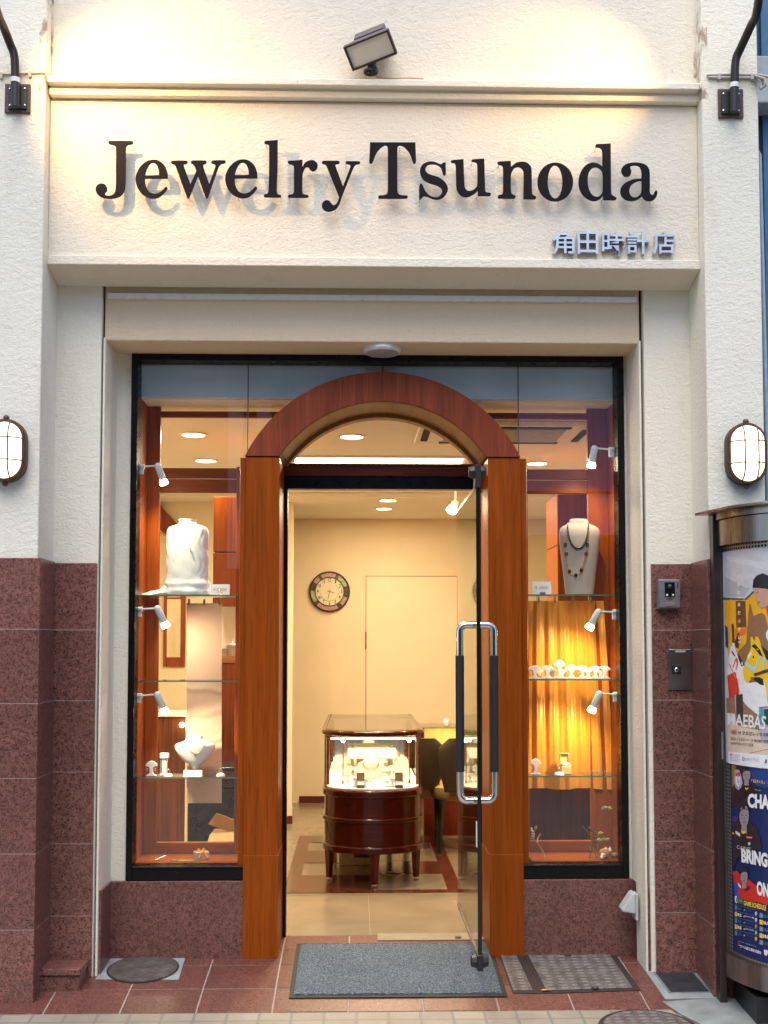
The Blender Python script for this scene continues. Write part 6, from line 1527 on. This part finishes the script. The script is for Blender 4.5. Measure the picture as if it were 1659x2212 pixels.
L1 = [('poly', (.70, .69, .71), A_, [(200, 260), (EX, 420), (EX, 560), (230, 330)]), ('poly', (.45, .45, .48), A_, [(190, 560), (480, 720), (560, 720), (470, 840), (180, 850)]),
      ('poly', YE_, A_, [(180, 900), (480, 880), (600, 780), (EX, 560), (EX, 1700), (240, 1700), (190, 1240)]),
      ('poly', TE, A_, [(165, 860), (480, 878), (600, 765), (EX, 560), (EX, 590), (605, 798), (490, 906), (165, 900)]),
      ('poly', BR, A_, [(345, 912), (485, 912), (500, 1290), (355, 1300)]), ('poly', OR, A_, [(335, 1312), (510, 1298), (478, 1405), (330, 1430)]),
      ('poly', (.28, .14, .06), A_, [(495, 1520), (540, 960), (560, 955), (600, 1130), (720, 1080), (770, 1120), (811, 1290), (EX, 1300), (EX, 2300), (300, 2300), (380, 1640)]),
      ('poly', (.07, .035, .02), A_, [(285, 1250), (315, 1240), (330, 1500), (375, 1370), (400, 1390), (390, 1600), (300, 1560)]), ('poly', (.02, .06, .16), A_, [(190, 1250), (230, 1300), (240, 1600), (200, 1560)]),
      ('poly', WH, A_, [(275, 1540), (296, 1580), (300, 1512), (330, 1520), (350, 1640), (440, 1790), (475, 1900), (620, 2300), (380, 2300), (350, 1950), (300, 2010), (250, 2018), (225, 1950), (240, 1800)]),
      ('poly', BLK, A_, [(360, 1650), (400, 1700), (470, 1830), (430, 1860), (390, 1760)]), ('poly', BLK, A_, [(288, 1620), (340, 1700), (330, 1720), (285, 1650)]),
      ('poly', RD, A_, [(225, 1990), (330, 1930), (350, 1950), (395, 2300), (250, 2300)]), ('poly', RD, A_, [(350, 1720), (375, 1750), (378, 1830), (355, 1905), (345, 1900), (362, 1820), (350, 1770), (310, 1870), (300, 1865)]), ('poly', (.85, .25, .10), A_, [(240, 1810), (255, 1810), (370, 2050), (355, 2060)]),
      ('poly', (.86, .53, .01), A_, [(560, 1440), (580, 1420), (620, 1500), (630, 1430), (655, 1420), (690, 1470), (720, 1580), (811, 1750), (EX, 1900), (EX, 2300), (740, 2300), (700, 2010), (560, 2010), (500, 2075), (470, 2040), (450, 1950), (452, 1890), (510, 1720), (565, 1600)]),
      ('poly', BLK, A_, [(570, 1560), (620, 1530), (700, 1620), (740, 1720), (700, 1700), (620, 1600)]), ('poly', BLK, A_, [(705, 1550), (811, 1640), (EX, 1720), (EX, 1800), (790, 1760), (740, 1640)]),
      ('poly', WH, A_, [(520, 1700), (570, 1640), (575, 1680), (530, 1760)]), ('poly', BLK, A_, [(590, 1710), (605, 1700), (612, 1722), (600, 1738), (590, 1730)]),
      ('poly', LB, A_, [(478, 1795), (500, 1795), (610, 1870), (690, 1710), (715, 1700), (640, 1885), (620, 1945), (590, 1930), (475, 1832)]), ('poly', LB, A_, [(740, 1700), (770, 1760), (750, 1900), (720, 1925), (735, 1840)]),
      ('poly', (.10, .03, .02), A_, [(600, 1960), (811, 1890), (EX, 1830), (EX, 1870), (811, 1940), (620, 2000)]), ('poly', BLK, A_, [(600, 2020), (700, 2010), (760, 2130), (700, 2125), (640, 2090)]),
      ('poly', RD, A_, [(780, 1010), (811, 985), (EX, 900), (EX, 1400), (811, 1140)]), ('poly', WH, A_, [(811, 1320), (780, 1370), (785, 1440), (820, 1510), (EX, 1500), (EX, 1330)]),
      ('poly', SK, A_, [(590, 715), (760, 735), (900, 760), (900, 930), (760, 1000), (710, 1018), (690, 980), (655, 930), (660, 905), (632, 895), (640, 870), (612, 800)]), ('poly', (.30, .14, .10), A_, [(655, 935), (690, 915), (710, 930), (665, 950)]), ('poly', (.10, .06, .05), A_, [(640, 785), (668, 780), (668, 795), (645, 797)]),
      ('poly', BLK, A_, [(588, 722), (600, 610), (650, 545), (735, 512), (811, 545), (900, 640), (900, 770), (760, 728)]),
      ('poly', WH, B_, [(470, 110), (830, 50), (1300, 100), (1300, 450), (960, 480), (820, 500), (820, 650), (620, 490), (540, 390)]), ('poly', (.86, .53, .01), B_, [(570, 0), (690, 0), (660, 45), (600, 60)]), ('poly', BLK, B_, [(730, 0), (880, 0), (905, 120), (840, 110), (770, 60)]), ('poly', (.86, .60, .05), B_, [(880, 0), (1300, 0), (1300, 560), (960, 440), (930, 160)]),
      ('poly', RD, B_, [(280, 0), (440, 0), (475, 240), (390, 290), (385, 390), (300, 160)]), ('poly', (.30, .17, .10), B_, [(250, 340), (400, 330), (620, 500), (820, 660), (820, 880), (430, 850), (400, 600), (260, 590)]),
      ('poly', (.10, .34, .40), B_, [(815, 500), (905, 540), (905, 780), (830, 760)]), ('poly', (.02, .06, .07), B_, [(905, 530), (1300, 520), (1300, 900), (905, 780)]),
      ('poly', (.045, .035, .028), B_, [(420, 285), (535, 270), (550, 750), (430, 760)]), ('poly', (.42, .40, .48), B_, [(390, 280), (420, 285), (430, 760), (415, 600)]),
      ('poly', (.70, .58, .46), B_, [(255, 590), (400, 610), (430, 800), (560, 840), (800, 890), (870, 1100), (1300, 1190), (1300, 1360), (290, 1270)]), ('poly', (.45, .42, .48), B_, [(800, 890), (1300, 900), (1300, 1190), (870, 1100), (830, 960)]),
      ('poly', (.55, .10, .08), B_, [(600, 1300), (973, 1220), (973, 1230), (640, 1302)]),
      ('poly', (.82, .84, .88), B_, [(285, 1262), (1300, 1360), (1300, 1640), (290, 1470)]),
      ('text', WH, B_, [(275, 600), (945, 650), (925, 890), (285, 800)], 'MAEBAS', .02),
      ('poly', (.60, .20, .14), B_, [(322, 880), (435, 890), (435, 970), (322, 955)]), ('poly', (.72, .60, .48), B_, [(328, 886), (430, 895), (430, 962), (328, 950)]), ('text', (.45, .10, .08), B_, [(333, 895), (426, 902), (426, 955), (333, 945)], '第40節', .02),
      ('text', (.10, .08, .08), B_, [(455, 915), (505, 918), (505, 965), (455, 960)], 'vs', .01), ('text', (.05, .04, .04), B_, [(528, 908), (1000, 945), (1000, 1010), (528, 980)], 'アルビレックス新', .02),
      ('text', (.20, .12, .10), B_, [(325, 1010), (545, 1035), (545, 1080), (325, 1058)], '2021.11.21', .02), ('text', (.20, .15, .12), B_, [(555, 1030), (685, 1045), (685, 1090), (555, 1080)], '[sun.]', .0), ('text', (.05, .04, .04), B_, [(697, 1045), (878, 1060), (878, 1108), (697, 1096)], '14:00', .01),
      ('poly', (.03, .03, .07), B_, [(895, 1065), (1300, 1095), (1300, 1140), (900, 1110)]), ('text', WH, B_, [(915, 1075), (1100, 1090), (1100, 1125), (915, 1105)], 'kickoff', .0),
      ('text', (.20, .13, .10), B_, [(327, 1095), (717, 1128), (717, 1182), (327, 1140)], '@正田醤油スタジアム群馬', .02),
      ('poly', (.60, .12, .10), B_, [(318, 1300), (350, 1300), (352, 1330), (316, 1328)]), ('poly', (.55, .55, .70), B_, [(316, 1330), (352, 1332), (350, 1400), (334, 1420), (318, 1400)])]
L1 += [('poly', (.45, .45, .52), B_, [(365, 1310 + i * 26), (490 - (i % 3) * 20, 1322 + i * 26), (490 - (i % 3) * 20, 1330 + i * 26), (365, 1317 + i * 26)]) for i in range(5)]
L1 += [('text', (.12, .14, .18), B_, [(525, 1352), (568, 1356), (568, 1428), (525, 1420)], '○', .02), ('text', (.30, .36, .42), B_, [(578, 1365), (690, 1378), (690, 1425), (578, 1412)], '前橋市', .0), ('text', (.75, .28, .24), B_, [(715, 1350), (820, 1370), (820, 1450), (715, 1420)], 'めぶく', .0), ('text', (.04, .04, .10), B_, [(905, 1395), (950, 1400), (950, 1465), (905, 1458)], 'J', .06)]
chs = 'この夢は、まだ小さい。'
for ch, yy in zip(chs, (445, 565, 685, 790, 862, 965, 1085, 1200, 1320, 1435, 1505)):
    hs = 28 if ch not in '、。' else 12
    L1.append(('text', (.74, .73, .75) if yy < 700 else (.85, .84, .82), A_, [(382 + yy * .012 - 20, yy - hs), (382 + yy * .012 + 20, yy - hs), (382 + yy * .012 + 20, yy + hs), (382 + yy * .012 - 20, yy + hs)], ch, .015))
z1a, z1b = Kp(1576, 1648).z, Kp(1564, 1193).z
tag(poster('poster', None, z1a, z1b, .02, (.62, .61, .63), L1), 'upper poster with toy horses and a player in a black cap on the steel stand', 'poster')
def head(fr, cx, cy, w_, h_, skin, hair):
    ov = [(cx + w_ * math.sin(i * math.pi / 8), cy - h_ * math.cos(i * math.pi / 8)) for i in range(16)]
    hr = [(cx - w_ * 1.12, cy + h_ * .1), (cx - w_ * 1.15, cy - h_ * .7), (cx - w_ * .6, cy - h_ * 1.25), (cx + w_ * .3, cy - h_ * 1.3), (cx + w_ * 1.05, cy - h_ * .8), (cx + w_ * 1.1, cy - h_ * .1), (cx + w_ * .8, cy - h_ * .55), (cx - w_ * .1, cy - h_ * .62), (cx - w_ * .8, cy - h_ * .4)]
    dk2 = tuple(x * .45 for x in skin)
    return [('poly', skin, fr, [(cx - w_ * .5, cy + h_ * .5), (cx + w_ * .5, cy + h_ * .5), (cx + w_ * .6, cy + h_ * 1.6), (cx - w_ * .6, cy + h_ * 1.6)]), ('poly', skin, fr, ov), ('poly', hair, fr, hr), ('poly', dk2, fr, [(cx - w_ * .55, cy - h_ * .12), (cx - w_ * .15, cy - h_ * .08), (cx - w_ * .15, cy + .0), (cx - w_ * .55, cy - .02)]), ('poly', dk2, fr, [(cx + w_ * .2, cy - h_ * .08), (cx + w_ * .6, cy - h_ * .12), (cx + w_ * .6, cy - .02), (cx + w_ * .2, cy)]),
            ('poly', dk2, fr, [(cx - w_ * .05, cy + h_ * .1), (cx + w_ * .15, cy + h_ * .3), (cx - w_ * .1, cy + h_ * .32)]), ('poly', tuple(x * .55 for x in skin), fr, [(cx - w_ * .3, cy + h_ * .52), (cx + w_ * .3, cy + h_ * .52), (cx + w_ * .2, cy + h_ * .64), (cx - w_ * .2, cy + h_ * .64)])]
GS, DH = (.30, .26, .28), (.025, .018, .02)
L2 = [('poly', (.035, .02, .045), B_, [(340, 1480), (640, 1510), (660, 2212), (330, 2212)]), ('poly', (.015, .05, .22), B_, [(650, 1540), (1400, 1600), (1400, 2000), (760, 1850)]),
      ('poly', (.30, .20, .03), B_, [(345, 1490), (420, 1500), (400, 1800), (350, 1900)]),
      ('poly', (.02, .016, .022), B_, [(400, 1930), (560, 1830), (650, 1800), (760, 1850), (860, 2000), (600, 2030), (420, 2212), (350, 2212)])]
L2 += head(B_, 602, 1665, 68, 115, GS, DH)
L2 += [('poly', (.80, .55, .02), B_, [(575, 1880), (600, 1900), (630, 1880), (630, 1910), (605, 1930), (580, 1910)]),
       ('poly', (.42, .36, .42), B_, [(400, 1600), (430, 1570), (480, 1590), (510, 1680), (535, 1800), (510, 1880), (462, 1935), (410, 1880), (388, 1790)]), ('poly', (.75, .72, .76), B_, [(412, 1690), (495, 1695), (490, 1830), (462, 1885), (415, 1820)]), ('poly', (.55, .04, .05), B_, [(410, 1620), (440, 1640), (485, 1610), (495, 1690), (412, 1685)]), ('poly', (.30, .22, .35), B_, [(440, 1740), (448, 1740), (440, 1800), (432, 1800)]), ('poly', (.30, .22, .35), B_, [(456, 1740), (464, 1740), (458, 1800), (450, 1800)]), ('poly', (.30, .22, .35), B_, [(472, 1745), (480, 1745), (474, 1800), (466, 1800)]),
       ('text', (.75, .50, .05), B_, [(690, 1735), (1010, 1775), (1010, 1835), (690, 1800)], '「伝わる」と', .02), ('text', WH, B_, [(750, 1915), (848, 1930), (848, 1945), (750, 1932)], 'RYO. ISHII', .0),
       ('poly', (.03, .022, .03), C_, [(365, 470), (500, 440), (640, 470), (800, 620), (870, 950), (700, 980), (500, 1050), (360, 1300)]), ('poly', (.06, .03, .20), C_, [(360, 380), (460, 400), (440, 470), (365, 480)])]
L2 += head(C_, 560, 385, 82, 190, GS, DH)
L2 += [('poly', (.80, .55, .02), C_, [(508, 620), (545, 650), (585, 640), (580, 675), (545, 700), (515, 670)]), ('poly', (.70, .70, .74), C_, [(410, 640), (492, 690), (490, 745), (412, 690)]), ('poly', RD, C_, [(598, 732), (702, 740), (702, 780), (598, 775)]), ('text', WH, C_, [(610, 745), (690, 750), (690, 770), (610, 766)], 'saigas', .0), ('poly', (.55, .55, .62), C_, [(628, 840), (668, 842), (665, 880), (646, 895), (630, 880)]), ('poly', (.80, .55, .02), C_, [(355, 660), (385, 680), (385, 710), (355, 690)]), ('text', (.60, .60, .64), C_, [(435, 890), (672, 935), (672, 980), (435, 950)], 'CAINZ', .0),
       ('text', WH, C_, [(622, -5), (1075, 25), (1075, 290), (622, 240)], 'CHAL', .05), ('text', WH, C_, [(508, 940), (965, 1030), (965, 1280), (515, 1185)], 'BRING', .05),
       ('poly', (.60, .03, .025), C_, [(362, 1350), (440, 1335), (490, 1400), (520, 1560), (640, 1480), (780, 1600), (1400, 1900), (1400, 2050), (800, 1880), (600, 1850), (470, 1820), (380, 1500)]), ('poly', (.02, .09, .45), C_, [(380, 1530), (440, 1560), (480, 1830), (400, 1760)]), ('poly', WH, C_, [(452, 1540), (505, 1600), (505, 1640), (460, 1590)]), ('poly', (.10, .015, .015), C_, [(560, 1660), (650, 1580), (660, 1650), (600, 1690)])]
L2 += head(C_, 560, 1430, 60, 130, GS, DH)
L2 += [('text', WH, C_, [(775, 1500), (985, 1560), (985, 1800), (780, 1755)], 'ON', .05), ('poly', WH, C_, [(400, 1770), (435, 1770), (445, 1830), (440, 1890), (415, 1890), (400, 1840)]), ('text', (.05, .03, .12), C_, [(412, 1790), (438, 1795), (438, 1875), (412, 1865)], 'J', .05), ('poly', (.02, .16, .06), C_, [(450, 1800), (545, 1815), (540, 1920), (452, 1895)]), ('text', (.5, .6, .4), C_, [(465, 1835), (530, 1845), (530, 1875), (465, 1862)], 'J2', .0),
       ('text', (.85, .55, .02), C_, [(552, 1845), (942, 1930), (938, 2025), (552, 1925)], 'GAME SCHEDULE', .04)]
rw = [('09.04', 0, (.45, .5, .55)), ('09.12', 1, (.55, .55, .75)), ('09.18', 0, (.45, .18, .05)), ('09.25', 1, (.20, .50, .15)), ('10.03', 0, (.80, .35, .03))]
for i, (dt, hot, cr) in enumerate(rw):
    y0 = 500 + i * 91
    L2.append(('poly', (.10, .16, .34), E_, [(1000, y0 - 12), (1330, y0 + 72), (1330, y0 + 78), (1000, y0 - 5)]))
    L2.append(('poly', (.85, .55, .02) if hot else (.14, .20, .34), E_, [(997, y0 + 2), (1030, y0 + 10), (1030, y0 + 75), (997, y0 + 66)]))
    L2.append(('text', WH if hot else (.06, .11, .26), E_, [(1037, y0 + 20), (1092, y0 + 34), (1092, y0 + 82), (1037, y0 + 68)], dt, .05))
    L2.append(('text', WH if hot else (.06, .11, .26), E_, [(1145, y0 + 52), (1272, y0 + 84), (1272, y0 + 108), (1145, y0 + 78)], 'ヴァンフォーレ甲府' if i == 1 else ('ジェフユナイテッド千葉' if i == 3 else 'アウェイゲーム'), .03))
    cx, cy = 1302, y0 + 120; L2.append(('poly', cr, E_, [(cx + 18 * math.sin(j * math.pi / 4), cy - 30 * math.cos(j * math.pi / 4)) for j in range(8)]))
    L2.append(('poly', (.85, .55, .02) if hot else (.35, .4, .5), E_, [(cx - 170 + 9 * math.sin(j * math.pi / 4), cy - 48 - 12 * math.cos(j * math.pi / 4)) for j in range(8)]))
for i, dt in enumerate(('10.10', '10.17', '10.23', '10.31', '11.03')):
    y0 = 610 + i * 97; hot = i in (1, 3)
    L2.append(('poly', (.85, .55, .02) if hot else (.20, .26, .40), E_, [(1352, y0), (1402, y0 + 12), (1402, y0 + 78), (1352, y0 + 66)]))
    L2.append(('text', WH if hot else (.08, .13, .28), E_, [(1410, y0 + 18), (1500, y0 + 40), (1500, y0 + 88), (1410, y0 + 68)], dt, .05))
L2 += [('poly', (.6, .05, .10), E_, [(1045, 1045), (1065, 1050), (1065, 1090), (1045, 1085)]), ('text', WH, E_, [(1068, 1070), (1378, 1165), (1378, 1212), (1068, 1110)], '勢多川副工業株式會社', .02), ('text', (.5, .55, .7), E_, [(1045, 1010), (1305, 1090), (1305, 1108), (1045, 1024)], '私たちはチームを応援しています。', .0), ('poly', (.70, .68, .74), E_, [(1415, 1140), (1475, 1150), (1475, 1200), (1450, 1235), (1420, 1210)])]
z2a, z2b = Kp(1592, 2056).z, Kp(1583, 1652).z
a02 = math.atan2(KC.y - Kp(1582, 1850).y, KC.x - Kp(1582, 1850).x)
tag(poster('poster', None, z2a, z2b, a02, NV, L2), 'lower dark blue poster with footballers and a game schedule on the steel stand', 'poster')
# teal bucket under the stand
bc_ = (1.775, -.22); zb = fz(-.22)
t = thing('bucket', 'teal plastic bucket standing under the poster stand', 'bucket', (bc_[0], bc_[1], zb))
zt4 = zbb - .035
obj('bucket_body', MB().lathe([(.085, .001), (.095, .012), (.112, zt4 - zb - .02), (.118, zt4 - zb - .018), (.118, zt4 - zb), (.108, zt4 - zb)], (bc_[0], bc_[1], zb), 32), plain('teal_plastic', (.01, .24, .26), .4), t, smooth=40)
